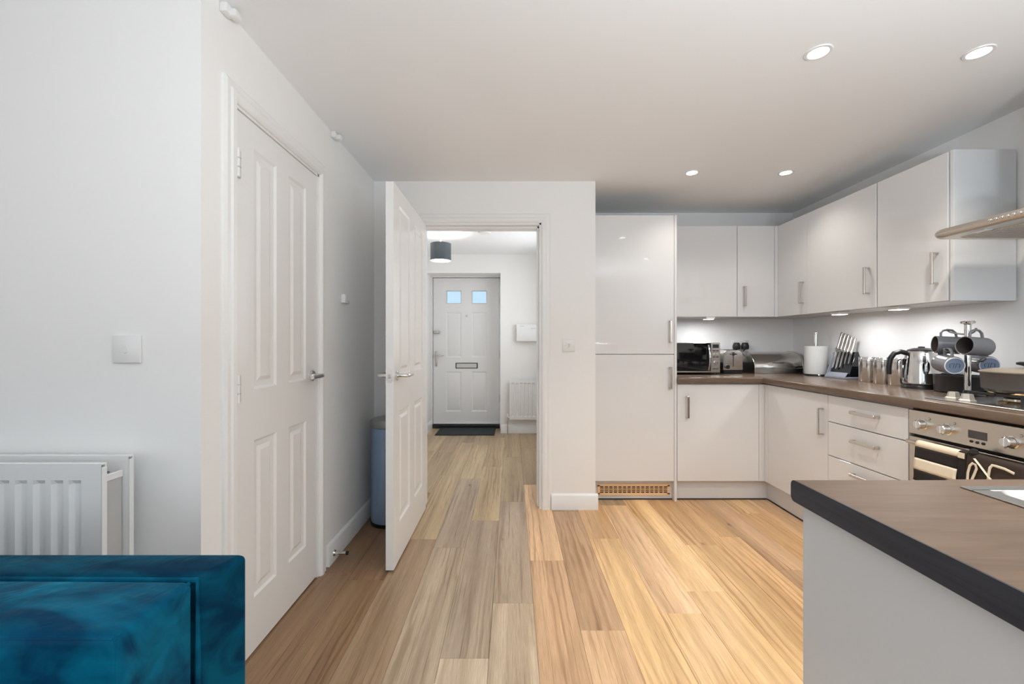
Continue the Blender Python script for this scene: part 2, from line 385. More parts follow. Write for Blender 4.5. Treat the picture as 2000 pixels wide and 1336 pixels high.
# ------------------------------------------------------------------ room shell
mb = MB().box(-3.4, 2.7, -3.8, 5.95, -0.12, -0.006)
floor = struct('floor', mb, M_DARK, 'oak effect plank floor running from living area to hall')
PW = 0.182
lit_palette = {'grey': [S(198, 178, 153), S(190, 168, 143), S(206, 187, 161), S(182, 163, 141)],
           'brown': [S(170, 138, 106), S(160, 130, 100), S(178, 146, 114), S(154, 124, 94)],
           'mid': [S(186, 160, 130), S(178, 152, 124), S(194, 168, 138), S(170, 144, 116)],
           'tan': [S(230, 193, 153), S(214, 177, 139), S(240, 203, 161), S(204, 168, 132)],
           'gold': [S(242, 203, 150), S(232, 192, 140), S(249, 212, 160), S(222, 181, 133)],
           'hall': [S(194, 172, 136), S(184, 162, 128), S(202, 180, 142), S(176, 154, 122)]}  # tones per zone: shade at left, warm kitchen light put into plank colour
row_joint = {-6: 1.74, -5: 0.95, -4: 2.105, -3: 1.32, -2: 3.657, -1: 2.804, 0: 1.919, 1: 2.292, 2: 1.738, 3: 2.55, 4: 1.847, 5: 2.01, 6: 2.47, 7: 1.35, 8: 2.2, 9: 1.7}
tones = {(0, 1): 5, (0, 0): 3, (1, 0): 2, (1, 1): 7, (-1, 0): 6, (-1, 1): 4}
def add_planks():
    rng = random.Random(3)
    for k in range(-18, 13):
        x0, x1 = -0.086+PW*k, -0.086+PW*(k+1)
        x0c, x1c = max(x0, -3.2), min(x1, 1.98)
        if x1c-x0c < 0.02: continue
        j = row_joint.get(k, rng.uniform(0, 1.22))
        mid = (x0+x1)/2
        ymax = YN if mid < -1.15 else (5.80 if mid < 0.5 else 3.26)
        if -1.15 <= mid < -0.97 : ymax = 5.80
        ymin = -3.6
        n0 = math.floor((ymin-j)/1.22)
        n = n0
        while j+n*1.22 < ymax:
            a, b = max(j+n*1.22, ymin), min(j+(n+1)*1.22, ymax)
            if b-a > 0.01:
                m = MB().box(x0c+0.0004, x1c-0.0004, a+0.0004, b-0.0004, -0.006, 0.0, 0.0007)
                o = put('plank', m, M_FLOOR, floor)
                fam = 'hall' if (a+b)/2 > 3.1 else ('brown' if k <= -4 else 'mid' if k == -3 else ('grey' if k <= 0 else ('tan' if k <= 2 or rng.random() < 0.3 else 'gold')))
                c = lit_palette[fam][tones.get((k, n), rng.randrange(4)) % 4]
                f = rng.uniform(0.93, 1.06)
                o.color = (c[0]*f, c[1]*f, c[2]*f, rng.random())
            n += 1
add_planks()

struct('ceiling', MB().box(-3.4, 2.7, -3.8, 5.95, CEIL, CEIL+0.12), M_CEIL, 'plain white ceiling')
struct('wall_near', MB().box(-3.3, XL, YN, YN+0.10, 0, CEIL), M_WALL, 'short white wall with the radiator, left of the cupboard door')
D1A, D1B, D1T = 1.490, 2.138, 2.012     # cupboard door opening
m = MB().box(XL-0.10, XL, YN+0.10, D1A, 0, CEIL).box(XL-0.10, XL, D1B, YP, 0, CEIL).box(XL-0.10, XL, D1A, D1B, D1T, CEIL).box(XL-0.10, XL-0.055, D1A, D1B, 0, D1T)
struct('wall_left', m, M_WALL, 'white wall holding the closed cupboard door')
JL, JR, DT, PT = -0.635, 0.205, 2.012, 0.14
m = MB().box(XH0-0.1, JL, YP, YP+PT, 0, CEIL).box(JR, XPE, YP, YP+PT, 0, CEIL).box(JL, JR, YP, YP+PT, DT, CEIL)
m.box(XH1, XPE, YP+PT, 3.75, 0, CEIL).box(XH1, XPE, 4.95, YH, 0, CEIL).box(XH1, XPE, 3.75, 4.95, 0, 1.0).box(XH1, XPE, 3.75, 4.95, 2.1, CEIL)
struct('wall_partition', m, M_WALL, 'white partition wall around the open doorway to the hall')
struct('wall_back', MB().box(XPE, XR+0.1, YB, YB+0.1, 0, CEIL), M_WALL, 'white kitchen back wall behind the cabinets')
struct('wall_right', MB().box(XR, XR+0.1, -3.7, YB, 0, CEIL), M_WALL, 'white right wall behind the hob and hood')
struct('wall_hall_left', MB().box(XH0-0.1, XH0, YP+PT, YH+0.42, 0, CEIL), M_WALL, 'white left wall of the hall')
FX0, FX1, FT = -1.081, -0.1685, 2.053
m = MB().box(FX1+0.02, XH1+0.1, YH, YH+0.40, 0, CEIL).box(XH0, FX1+0.02, YH, YH+0.40, FT+0.012, CEIL)
struct('wall_hall_end', m, M_WALL, 'white end wall of the hall around the front door')
struct('wall_living_left', MB().box(-3.3, -3.2, -3.7, -3.3, 0, CEIL).box(-3.3, -3.2, -1.5, YN, 0, CEIL).box(-3.3, -3.2, -3.3, -1.5, 0, 0.85).box(-3.3, -3.2, -3.3, -1.5, 2.05, CEIL), M_WALL, 'far left wall of the living area')
m = MB().box(-3.3, -2.25, -3.7, -3.6, 0, CEIL).box(0.45, 0.65, -3.7, -3.6, 0, CEIL).box(2.05, XR, -3.7, -3.6, 0, CEIL)
m.box(-2.25, 0.45, -3.7, -3.6, 0, 0.8).box(-2.25, 0.45, -3.7, -3.6, 2.1, CEIL).box(0.65, 2.05, -3.7, -3.6, 2.2, CEIL)
struct('wall_rear', m, M_WALL, 'wall behind the viewer with window and garden door')
m = MB()
for x in (-2.25, -1.38, -0.48, 0.39): m.box(x, x+0.06, -3.69, -3.62, 0.8, 2.1)
m.box(-2.25, 0.45, -3.69, -3.62, 0.8, 0.86).box(-2.25, 0.45, -3.69, -3.62, 2.04, 2.1)
struct('window_1', m, M_TRIM, 'white window frame behind the viewer')
m = MB()
for x in (0.65, 1.32, 1.97): m.box(x, x+0.08, -3.69, -3.62, 0, 2.2)
m.box(0.65, 2.05, -3.69, -3.62, 0, 0.1).box(0.65, 2.05, -3.69, -3.62, 2.1, 2.2)
struct('window_2', m, M_TRIM, 'white glazed garden door frame behind the viewer')

# side windows added for the fill lights, in openings of their walls
m = MB()
for y in (-3.3, -2.43, -1.56): m.box(-3.29, -3.22, y, y+0.06, 0.85, 2.05)
m.box(-3.29, -3.22, -3.3, -1.5, 0.85, 0.91).box(-3.29, -3.22, -3.3, -1.5, 1.99, 2.05)
struct('added_window_3', m, M_TRIM, 'added unseen white window frame in the far left living wall')
m = MB()
for y in (3.75, 4.32, 4.89): m.box(0.52, 0.57, y, y+0.06, 1.0, 2.1)
m.box(0.52, 0.57, 3.75, 4.95, 1.0, 1.06).box(0.52, 0.57, 3.75, 4.95, 2.04, 2.1)
struct('added_window_4', m, M_TRIM, 'added unseen white window frame in the hall side wall')

# skirting: profile runs
def skirt(name, p0, p1, n, label, h=0.11, t=0.018):
    """p0->p1 along the wall foot, n = unit vector into the room"""
    p0 = Vector((*p0, 0)); p1 = Vector((*p1, 0)); n = Vector((*n, 0))
    prof = [(0, 0), (t, 0), (t, h*0.72), (t*0.75, h*0.80), (t*0.75, h*0.86), (t*0.35, h*0.97), (0, h)]
    V = [p0+n*a+Vector((0, 0, b)) for a, b in prof]+[p1+n*a+Vector((0, 0, b)) for a, b in prof]
    k = len(prof); F = [[i, (i+1) % k, k+(i+1) % k, k+i] for i in range(k)]+[list(range(k))[::-1], list(range(k, 2*k))]
    return struct(name, MB().quads(V, F, recalc=True), M_TRIM, label)
skirt('baseboard_left', (XL, 2.225), (XL, YP), (1, 0), 'white skirting on the cupboard wall')
skirt('baseboard_partition', (0.275, YP), (XPE+0.016, YP), (0, -1), 'white skirting under the partition switch')
skirt('baseboard_near', (-3.2, YN), (XL, YN), (0, -1), 'white skirting under the living radiator')
skirt('baseboard_hall_end', (FX1+0.03, YH), (XH1, YH), (0, -1), 'white skirting beside the front door')
skirt('baseboard_hall_left', (XH0, YP+PT), (XH0, YH+0.30), (1, 0), 'white skirting along the hall left wall')
skirt('baseboard_recess', (XH0+0.14, YP), (JL-0.065, YP), (0, -1), 'white skirting behind the open door')

# ------------------------------------------------------------------ architraves and door linings
ARCH = [(0, 0), (0.065, 0), (0.065, 0.009), (0.055, 0.014), (0.038, 0.013), (0.030, 0.018), (0.012, 0.018), (0.004, 0.013), (0, 0.008)]   # (distance from opening, proud)
def architrave(mb, a, b, top, mapf):
    """a..b along the wall, up to top; mapf(u, z, proud)"""
    V = []; F = []; k = len(ARCH)
    def ring(fn): V.extend([fn(d, pr) for d, pr in ARCH]); return len(V)-k
    r0 = ring(lambda d, pr: mapf(a-d, 0, pr)); r1 = ring(lambda d, pr: mapf(a-d, top+d, pr))
    r2 = ring(lambda d, pr: mapf(b+d, top+d, pr)); r3 = ring(lambda d, pr: mapf(b+d, 0, pr))
    for A, B in ((r0, r1), (r1, r2), (r2, r3)):
        for i in range(k): F.append([A+i, A+(i+1) % k, B+(i+1) % k, B+i])
    mb.quads(V, F, recalc=True)
m = MB(); architrave(m, D1A, D1B, D1T, lambda u, z, p: (XL+p, u, z))
m.box(XL-0.055, XL+0.001, D1A, D1A+0.010, 0, D1T).box(XL-0.055, XL+0.001, D1B-0.010, D1B, 0, D1T).box(XL-0.055, XL+0.001, D1A, D1B, D1T-0.010, D1T)
struct('trim_1', m, M_TRIM, 'white moulded architrave round the closed cupboard door', smooth=25)
m = MB(); architrave(m, JL, JR, DT, lambda u, z, p: (u, YP-p, z))
m.box(JL, JL+0.012, YP-0.001, YP+PT, 0, DT).box(JR-0.012, JR, YP-0.001, YP+PT, 0, DT).box(JL, JR, YP-0.001, YP+PT, DT-0.012, DT)
m.box(JR-0.026, JR-0.012, YP+0.045, YP+PT-0.01, 0, DT-0.012, 0.002).box(JL+0.012, JR-0.012, YP+0.045, YP+PT-0.01, DT-0.026, DT-0.012, 0.002)
t2 = struct('trim_2', m, M_TRIM, 'white moulded architrave and lining round the hall doorway', smooth=25)
put('strike_plate', MB().box(JR-0.014, JR-0.0115, YP+0.015, YP+0.035, 0.98, 1.045, 0.001), M_CHROME, t2)
m = MB().box(XH0, FX0-0.004, 5.80, 5.90, 0, FT+0.04, 0.003).box(FX1+0.004, FX1+0.03, 5.80, 5.90, 0, FT+0.04, 0.003).box(XH0, FX1+0.03, 5.80, 5.90, FT+0.004, FT+0.05, 0.003)
m.box(XH0, FX1+0.03, 5.895, 5.905, FT-0.02, FT+0.05)
struct('trim_3', m, M_TRIM, 'white frame of the front door')

# ------------------------------------------------------------------ doors
def lever_set(parent, p, n, a, side_label=None):
    """chrome lever on round rose at p, n outwards, a lever direction"""
    p = Vector(p); n = Vector(n); a = Vector(a)
    h = put('door_handle', MB().lathe([(0, 0), (0.026, 0), (0.026, 0.006), (0.022, 0.009), (0.0, 0.009)], p, 24, n), M_CHROME, parent)
    e = p+n*0.055
    put('lever', MB().tube([p+n*0.008, p+n*0.045, p+n*0.052+a*0.005, e+a*0.018, e+a*0.05, e+a*0.115], [0.010, 0.010, 0.0105, 0.0105, 0.010, 0.0095], 14), M_CHROME, h)
    return h
# door_1: closed cupboard door in the left wall
d1 = sempty('door_1', 'closed white four panel cupboard door with chrome lever in left wall', (XL, (D1A+D1B)/2, 0))
y0, y1, z0, z1 = D1A+0.0125, D1B-0.0125, 0.010, D1T-0.013
wd, hd = y1-y0, z1-z0
us = [0, 0.108, 0.262, 0.358, 0.514, wd]; vs = [0, 0.200, 0.794, 0.986, 1.893, hd]
PAN = {(1, 1), (3, 1), (1, 3), (3, 3)}
m = MB(); panel_face(m, us, vs, PAN, lambda u, v, d: (XL-0.004-d, y0+u, z0+v))
m.quads([(XL-0.004, y0, z0), (XL-0.044, y0, z0), (XL-0.044, y1, z0), (XL-0.004, y1, z0), (XL-0.004, y0, z1), (XL-0.044, y0, z1), (XL-0.044, y1, z1), (XL-0.004, y1, z1)],
        [[0, 1, 2, 3], [4, 7, 6, 5], [0, 4, 5, 1], [3, 2, 6, 7], [1, 5, 6, 2]])
put('door_leaf', m, M_DOORP, d1, smooth=20)
for z in (0.20, 1.009, 1.807):
    h = put('hinge', MB().cyl((XL+0.006, y0-0.003, z-0.05), (XL+0.006, y0-0.003, z+0.05), 0.0075, seg=12), M_TRIM, d1)
    put('hinge_leaf', MB().box(XL-0.003, XL+0.0015, y0+0.004, y0+0.022, z-0.048, z+0.048).box(XL-0.001, XL+0.0145, y0-0.0105, y0+0.0045, z-0.017, z-0.015).box(XL-0.001, XL+0.0145, y0-0.0105, y0+0.0045, z+0.015, z+0.017), M_GREYP, h)
lever_set(d1, (XL-0.004, y1-0.048, 1.012), (1, 0, 0), (0, -1, 0))
# door_2: door standing open at a right angle from the partition
d2 = sempty('door_2', 'open white four panel door standing out from the partition', (-0.62, YP, 0))
ya, yb = 2.172, 2.985; xf, xb = -0.603, -0.643
wd = yb-ya
us = [0, 0.115, 0.345, 0.468, 0.698, wd]; vs = [0, 0.200, 0.794, 0.986, 1.893, 1.981]
m = MB(); panel_face(m, us, vs, PAN, lambda u, v, d: (xf-d, ya+u, 0.012+v)); panel_face(m, us, vs, PAN, lambda u, v, d: (xb+d, ya+u, 0.012+v))
z0, z1 = 0.012, 1.993
m.quads([(xf, ya, z0), (xb, ya, z0), (xb, yb, z0), (xf, yb, z0), (xf, ya, z1), (xb, ya, z1), (xb, yb, z1), (xf, yb, z1)], [[0, 1, 2, 3], [4, 7, 6, 5], [0, 4, 5, 1], [3, 2, 6, 7]])
bmesh.ops.recalc_face_normals(m.bm, faces=m.bm.faces)
put('door_leaf', m, M_DOORP, d2, smooth=20)
lever_set(d2, (xf, ya+0.055, 1.0), (1, 0, 0), (0, 1, 0)); lever_set(d2, (xb, ya+0.055, 1.0), (-1, 0, 0), (0, 1, 0))
lp = put('latch_plate', MB().prism([(-0.623+0.0125*math.cos(t), 1.0+0.022*(1 if math.sin(t) > 0 else -1)+0.0125*math.sin(t)) for t in [2*PI*i/24+0.01 for i in range(24)]], 'y', ya-0.0015, ya+0.001), M_CHROME, d2)
put('latch_bolt', MB().box(-0.629, -0.617, ya-0.010, ya, 0.990, 1.010, 0.002), M_STEEL, lp)
for z in (0.20, 1.0, 1.80):
    put('hinge', MB().cyl((xb-0.002, yb+0.006, z-0.05), (xb-0.002, yb+0.006, z+0.05), 0.007, seg=12), M_STEEL, d2)
# door_3: front door
d3 = sempty('door_3', 'white panelled front door with two small panes at hall end', ((FX0+FX1)/2, 5.85, 0))
YF = 5.85; z0 = 0.046
us = [FX0, -0.905, -0.695, -0.555, -0.345, FX1]; us = [u for u in us]
vs = [z0, 0.223, 0.769, 0.964, 1.582, 1.702, 1.882, FT]
pan = {(1, 1), (3, 1), (1, 3), (3, 3)}
m = MB(); panel_face(m, us, vs, pan, lambda u, v, d: (u, YF+d, v), rings=((0, 0), (0.012, 0.006), (0.022, 0.007), (0.036, 0.002)), glaze={(1, 5), (3, 5)})
m.box(FX0, -0.895, YF+0.013, YF+0.05, z0, FT).box(-0.355, FX1, YF+0.013, YF+0.05, z0, FT).box(-0.705, -0.545, YF+0.013, YF+0.05, z0, FT).box(-0.9, -0.35, YF+0.013, YF+0.05, z0, 1.712).box(-0.9, -0.35, YF+0.013, YF+0.05, 1.872, FT)
m.box(FX0, FX0+0.002, YF, YF+0.02, z0, FT).box(FX1-0.002, FX1, YF, YF+0.02, z0, FT).box(FX0, FX1, YF, YF+0.02, FT-0.002, FT).box(FX0, FX1, YF, YF+0.02, z0, z0+0.002)
put('door_leaf', m, M_FDOOR, d3, smooth=20)
for x0, x1 in ((-0.90, -0.70), (-0.55, -0.35)):
    put('pane', MB().box(x0+0.004, x1-0.004, YF+0.022, YF+0.030, 1.711, 1.873), M_PANE, d3)
lt = put('letter_plate', MB().box(-0.775, -0.47, YF-0.004, YF+0.002, 0.812, 0.89, 0.003), M_BLACK, d3)
put('letter_flap', MB().box(-0.762, -0.483, YF-0.012, YF-0.003, 0.822, 0.880, 0.003), M_CHROME, lt)
hp = put('door_handle', MB().box(-1.052, -1.026, YF-0.010, YF+0.001, 0.84, 1.05, 0.008, 2), M_STEEL, d3)
put('lever', MB().tube([(-1.039, YF-0.008, 1.0), (-1.039, YF-0.05, 1.0), (-1.03, YF-0.058, 1.0), (-1.0, YF-0.06, 0.998), (-0.927, YF-0.055, 0.993)], 0.009, 12), M_CHROME, hp)
nl = put('night_latch', MB().box(-1.075, -0.99, YF-0.028, YF, 1.292, 1.325, 0.004), M_STEEL, d3)
put('latch_knob', MB().cyl((-1.01, YF-0.03, 1.308), (-1.01, YF-0.045, 1.308), 0.011, bev=0.002), M_CHROME, nl)
put('peephole', MB().cyl((-0.625, YF+0.001, 1.53), (-0.625, YF-0.006, 1.53), 0.013, seg=16, bev=0.002), M_CHROME, d3)
put('threshold', MB().box(FX0-0.01, FX1+0.01, 5.80, 5.90, 0.0, 0.044, 0.006), M_BLACK, d3, 'black threshold strip')
put('weatherboard', MB().box(FX0+0.01, FX1-0.01, YF-0.012, YF, z0+0.004, z0+0.03, 0.004), M_FDOOR, d3)
for z in (0.4, 1.0, 1.75):
    put('hinge', MB().cyl((FX1+0.004, YF-0.006, z-0.05), (FX1+0.004, YF-0.006, z+0.05), 0.009, seg=12), M_GREYP, d3)

# ------------------------------------------------------------------ kitchen cabinets
def bar_handle(parent, c, a, n, L=0.16):
    c, a, n = Vector(c), Vector(a), Vector(n); b = a.cross(n)
    m = MB()
    m.obox(c+n*0.029, (a, b, n), (L/2, 0.008, 0.004), 0.0015)
    for s in (-1, 1): m.obox(c+a*s*(L/2-0.004)+n*0.0145, (a, b, n), (0.004, 0.008, 0.0145), 0.001)
    return put('handle', m, M_HANDLE, parent)
YD = 3.14; XD = 1.86          # front planes of the base doors
DTH = 0.019
def back_door(parent, x0, x1, z0, z1, y, hx=None, hz=None, name='door', hor=False):
    d = put(name, MB().box(x0+0.0015, x1-0.0015, y, y+DTH, z0+0.0015, z1-0.0015, 0.0012), M_CAB, parent)
    if hx is not None: bar_handle(d, (hx, y, hz), (1, 0, 0) if hor else (0, 0, 1), (0, -1, 0))
    return d
def side_door(parent, y0, y1, z0, z1, x, hy=None, hz=None, name='door', hor=False):
    d = put(name, MB().box(x, x+DTH, y0+0.0015, y1-0.0015, z0+0.0015, z1-0.0015, 0.0012), M_CAB, parent)
    if hy is not None: bar_handle(d, (x, hy, hz), (0, 1, 0) if hor else (0, 0, 1), (-1, 0, 0))
    return d
# tall fridge housing
tc = thing('tall_cabinet', 'tall white gloss cabinet with two doors beside the partition wall', 'cabinet', (0.91, 3.44, 0))
put('carcass', MB().box(XPE+0.004, 1.193, YD+DTH+0.002, YB-0.002, 0.149, 2.108), M_CABIN, tc)
back_door(tc, 0.606, 1.195, 1.085, 2.11, YD, 1.162, 1.252); back_door(tc, 0.606, 1.195, 0.149, 1.083, YD, 1.162, 0.913)
put('side_panel', MB().box(1.195, 1.213, YD-0.002, YB-0.002, 0.0, 2.11, 0.001), M_CAB, tc)
put('filler_strip', MB().box(XPE+0.002, 0.605, YD+0.004, YD+0.02, 0.0, 2.108), M_CAB, tc)
put('floor_seal', MB().box(XPE+0.004, 1.194, YD+0.040, YD+0.046, 0.0, 0.008), M_DARK, tc)
pl = put('plinth', MB().box(XPE+0.004, 1.194, YD+0.045, YD+0.06, 0.0, 0.147), M_PLINTH, tc)
gx0, gx1, gz0, gz1, gy = 0.638, 1.176, 0.030, 0.118, YD+0.045
m = MB().box(gx0, gx1, gy-0.001, gy+0.001, gz0, gz1, 0, mi=1)
m.box(gx0, gx1, gy-0.007, gy-0.001, gz1-0.020, gz1, 0.001).box(gx0, gx1, gy-0.007, gy-0.001, gz0, gz0+0.020, 0.001)
NS = 15; sp = (gx1-gx0-0.03)/NS
m.box(gx0, gx0+0.018, gy-0.007, gy-0.001, gz0+0.01, gz1-0.01).box(gx1-0.018, gx1, gy-0.007, gy-0.001, gz0+0.01, gz1-0.01)
for i in range(1, NS): m.box(gx0+0.015+sp*i-0.0045, gx0+0.015+sp*i+0.0045, gy-0.006, gy-0.001, gz0+0.01, gz1-0.01)
for i in range(1, 4): z = gz0+0.020+i*0.012; m.box(gx0+0.01, gx1-0.01, gy-0.006, gy-0.001, z-0.0022, z+0.0022)
put('vent_grille', m, [M_BRASS, M_DARK], pl, 'copper-coloured slotted grille')
# base cabinet, back run
bc = thing('base_cabinet', 'white base cabinet under the microwave, single door with chrome handle', 'cabinet', (1.53, 3.44, 0))
put('carcass', MB().box(1.215, 1.85, YD+DTH+0.002, YB-0.02, 0.149, 0.872), M_CABIN, bc)
back_door(bc, 1.216, 1.818, 0.149, 0.864, YD, 1.287, 0.698)
put('corner_post', MB().box(1.819, XD-0.001, YD, YD+DTH, 0.15, 0.863, 0.001), M_CAB, bc)
put('plinth', MB().box(1.214, 1.905, YD+0.045, YD+0.06, 0.0, 0.147), M_PLINTH, bc)
put('floor_seal', MB().box(1.214, 1.899, YD+0.040, YD+0.046, 0.0, 0.008), M_DARK, bc)
# corner base cabinet, right run
cc = thing('base_cabinet', 'white corner base cabinet, one door beside the drawers', 'cabinet', (2.15, 2.8, 0))
put('carcass', MB().box(XD+DTH+0.002, XR-0.02, 2.512, YD+0.5, 0.149, 0.872), M_CABIN, cc)
side_door(cc, 2.512, 3.100, 0.149, 0.864, XD, 2.552, 0.701)
put('corner_post', MB().box(XD, XD+DTH, 3.101, YD+0.019, 0.15, 0.863, 0.001), M_CAB, cc)
put('plinth', MB().box(XD+0.045, XD+0.06, 2.51, YD+0.06, 0.0, 0.147), M_PLINTH, cc)
put('floor_seal', MB().box(XD+0.040, XD+0.046, 2.51, YD+0.040, 0.0, 0.008), M_DARK, cc)
# drawers
du = thing('drawer_unit', 'white drawer unit with three handled drawers left of the oven', 'drawers', (2.15, 2.25, 0))
put('carcass', MB().box(XD+DTH+0.002, XR-0.02, 2.002, 2.510, 0.149, 0.872), M_CABIN, du)
for a, b, hz in ((0.709, 0.864, 0.793), (0.512, 0.707, 0.637), (0.149, 0.510, 0.455)):
    side_door(du, 2.001, 2.511, a, b, XD, 2.236, hz, 'drawer', True)
put('plinth', MB().box(XD+0.045, XD+0.06, 2.0, 2.509, 0.0, 0.147), M_PLINTH, du)
put('floor_seal', MB().box(XD+0.040, XD+0.046, 2.0, 2.509, 0.0, 0.008), M_DARK, du)
# hidden run beyond the oven
hc = thing('base_cabinet', 'white base cabinet to the right of the oven', 'cabinet', (2.15, 1.1, 0))
put('carcass', MB().box(XD+DTH+0.002, XR-0.02, 0.83, 1.393, 0.0, 0.872), M_CABIN, hc)
side_door(hc, 0.832, 1.395, 0.149, 0.864, XD, 1.34, 0.70)

# wall cabinets
YU, XU = 3.43, 2.14; UB, UT = 1.377, 2.11
wc = thing('wall_cabinet', 'wide white wall cabinet without visible handle, above the microwave', 'cabinet', (1.51, 3.58, UB))
put('carcass', MB().box(1.215, 1.810, YU+DTH+0.002, YB-0.002, UB, UT-0.002), M_CABIN, wc); back_door(wc, 1.214, 1.811, UB, UT, YU)
wc = thing('wall_cabinet', 'narrow white wall cabinet with one handle, above the toaster and socket', 'cabinet', (1.96, 3.58, UB))
put('carcass', MB().box(1.812, 2.112, YU+DTH+0.002, YB-0.002, UB, UT-0.002), M_CABIN, wc); back_door(wc, 1.812, 2.112, UB, UT, YU, 1.865, 1.542)
put('corner_post', MB().box(2.1135, XU-0.001, YU, YU+DTH, UB, UT, 0.001), M_CAB, wc)
wc = thing('wall_cabinet', 'narrow white corner wall cabinet with one handle, above the kitchen roll', 'cabinet', (2.3, 3.26, UB))
put('carcass', MB().box(XU+DTH+0.002, XR-0.002, 3.096, YB-0.002, UB, UT-0.002), M_CABIN, wc); side_door(wc, 3.096, YU+0.018, UB, UT, XU, 3.135, 1.538)
wc = thing('wall_cabinet', 'wide white wall cabinet above the knives and canisters', 'cabinet', (2.3, 2.8, UB))
put('carcass', MB().box(XU+DTH+0.002, XR-0.002, 2.505, 3.094, UB, UT-0.002), M_CABIN, wc); side_door(wc, 2.505, 3.0955, UB, UT, XU, 2.558, 1.543)
wc = thing('wall_cabinet', 'white wall cabinet with glossy end panel next to cooker hood', 'cabinet', (2.3, 2.3, UB))
put('carcass', MB().box(XU+DTH+0.002, XR-0.002, 2.100, 2.495, UB, UT-0.002), M_CABIN, wc); side_door(wc, 2.093, 2.499, UB, UT, XU, 2.147, 1.546)
put('end_panel', MB().box(XU+0.004, XR-0.012, 2.070, 2.088, UB-0.001, UT+0.001, 0.001), M_CAB, wc)
wc['_'] = 0; del wc['_']

# worktops
WT, WB = 0.915, 0.875
tp = thing('worktop', 'dark walnut L-shaped worktop carrying the kettle, microwave and hob', 'worktop', (1.83, 3.11, WB))
m = MB().prism([(1.215, 3.11), (1.83, 3.11), (XR-0.002, YB-0.002), (1.215, YB-0.002)], 'z', WB, WT, 0.0)
def front_round(m):
    es = [e for e in m.bm.edges if all(abs(v.co.y-3.11) < 1e-4 for v in e.verts) and abs(e.verts[0].co.z-e.verts[1].co.z) < 1e-4]
    bmesh.ops.bevel(m.bm, geom=es, offset=0.007, segments=3, affect='EDGES', profile=0.5); return m
put('top', front_round(m), M_TOPB, tp)
m = MB().prism([(1.83, 3.11), (1.83, 0.815), (XR-0.002, 0.815), (XR-0.002, YB-0.002)], 'z', WB, WT, 0.0)
es = [e for e in m.bm.edges if all(abs(v.co.x-1.83) < 1e-4 for v in e.verts) and abs(e.verts[0].co.z-e.verts[1].co.z) < 1e-4]
bmesh.ops.bevel(m.bm, geom=es, offset=0.007, segments=3, affect='EDGES', profile=0.5)
put('top', m, M_TOPY, tp)
tag(put('worktop_upstand', MB().box(1.215, XR-0.017, YB-0.016, YB-0.003, WT+0.0005, 1.0, 0.001), M_TOPEDGE, loc=(1.8, YB-0.01, WT)), 'low dark upstand along the back wall behind toaster and bread bin', 'upstand')
tag(put('worktop_upstand', MB().box(XR-0.016, XR-0.003, 2.0, YB-0.003, WT+0.0005, 1.0, 0.001), M_TOPEDGE, loc=(XR-0.01, 2.9, WT)), 'low dark upstand along the right wall behind kitchen roll and kettle', 'upstand')
PX0, PY1, PY0 = 0.530, 0.811, 0.16
pt = thing('peninsula_worktop', 'walnut peninsula worktop with blue-black edge in right foreground', 'worktop', (PX0, 0.5, WB))
r = 0.010; prof = []
for cx, cz, a0 in ((PY1-r, WT-r, 90), (PY1-r, WB+r, 0)):
    for k in range(6): t = math.radians(a0-18*k); prof.append((cx+r*math.cos(t), cz+r*math.sin(t)))
prof += [(PY0, WB), (PY0, WT)]
# sink cut-out is left in the top so that the bowl can drop through it
SX0, SX1, SY0, SY1 = 0.80, 1.72, 0.29, 0.763
m = MB(); m.prism(prof, 'x', PX0+0.003, SX0+0.02)
m.box(SX0+0.02, SX1-0.02, SY1-0.02, PY1-0.004, WB, WT).box(SX0+0.02, SX1-0.02, PY0, SY0+0.02, WB, WT).box(SX1-0.02, 2.45, PY0, PY1-0.004, WB, WT)
put('top', m, M_TOPX, pt)
put('edge_band', MB().prism(prof, 'x', PX0, PX0+0.003), M_TOPEDGE, pt, 'blue-black edge strip')
pc = thing('peninsula_cabinet', 'pale plain end panel and cabinet under the peninsula worktop', 'cabinet', (1.2, 0.5, 0))
put('end_panel', MB().box(0.542, 0.562, PY0+0.01, 0.795, 0.0, WB-0.001, 0.001), M_PEN, pc)
put('carcass', MB().box(0.563, 2.44, PY0+0.05, 0.775, 0.0, WB-0.16), M_CABIN, pc)
put('back_rail', MB().box(0.563, 2.44, 0.755, 0.775, WB-0.16, WB-0.002), M_CABIN, pc)
for i in range(2):
    d = put('door', MB().box(0.566+0.61*i, 1.172+0.61*i, 0.776, 0.794, 0.15, 0.864, 0.0012), M_CAB, pc)
    bar_handle(d, (1.12+0.17*i, 0.794, 0.70), (0, 0, 1), (0, 1, 0))

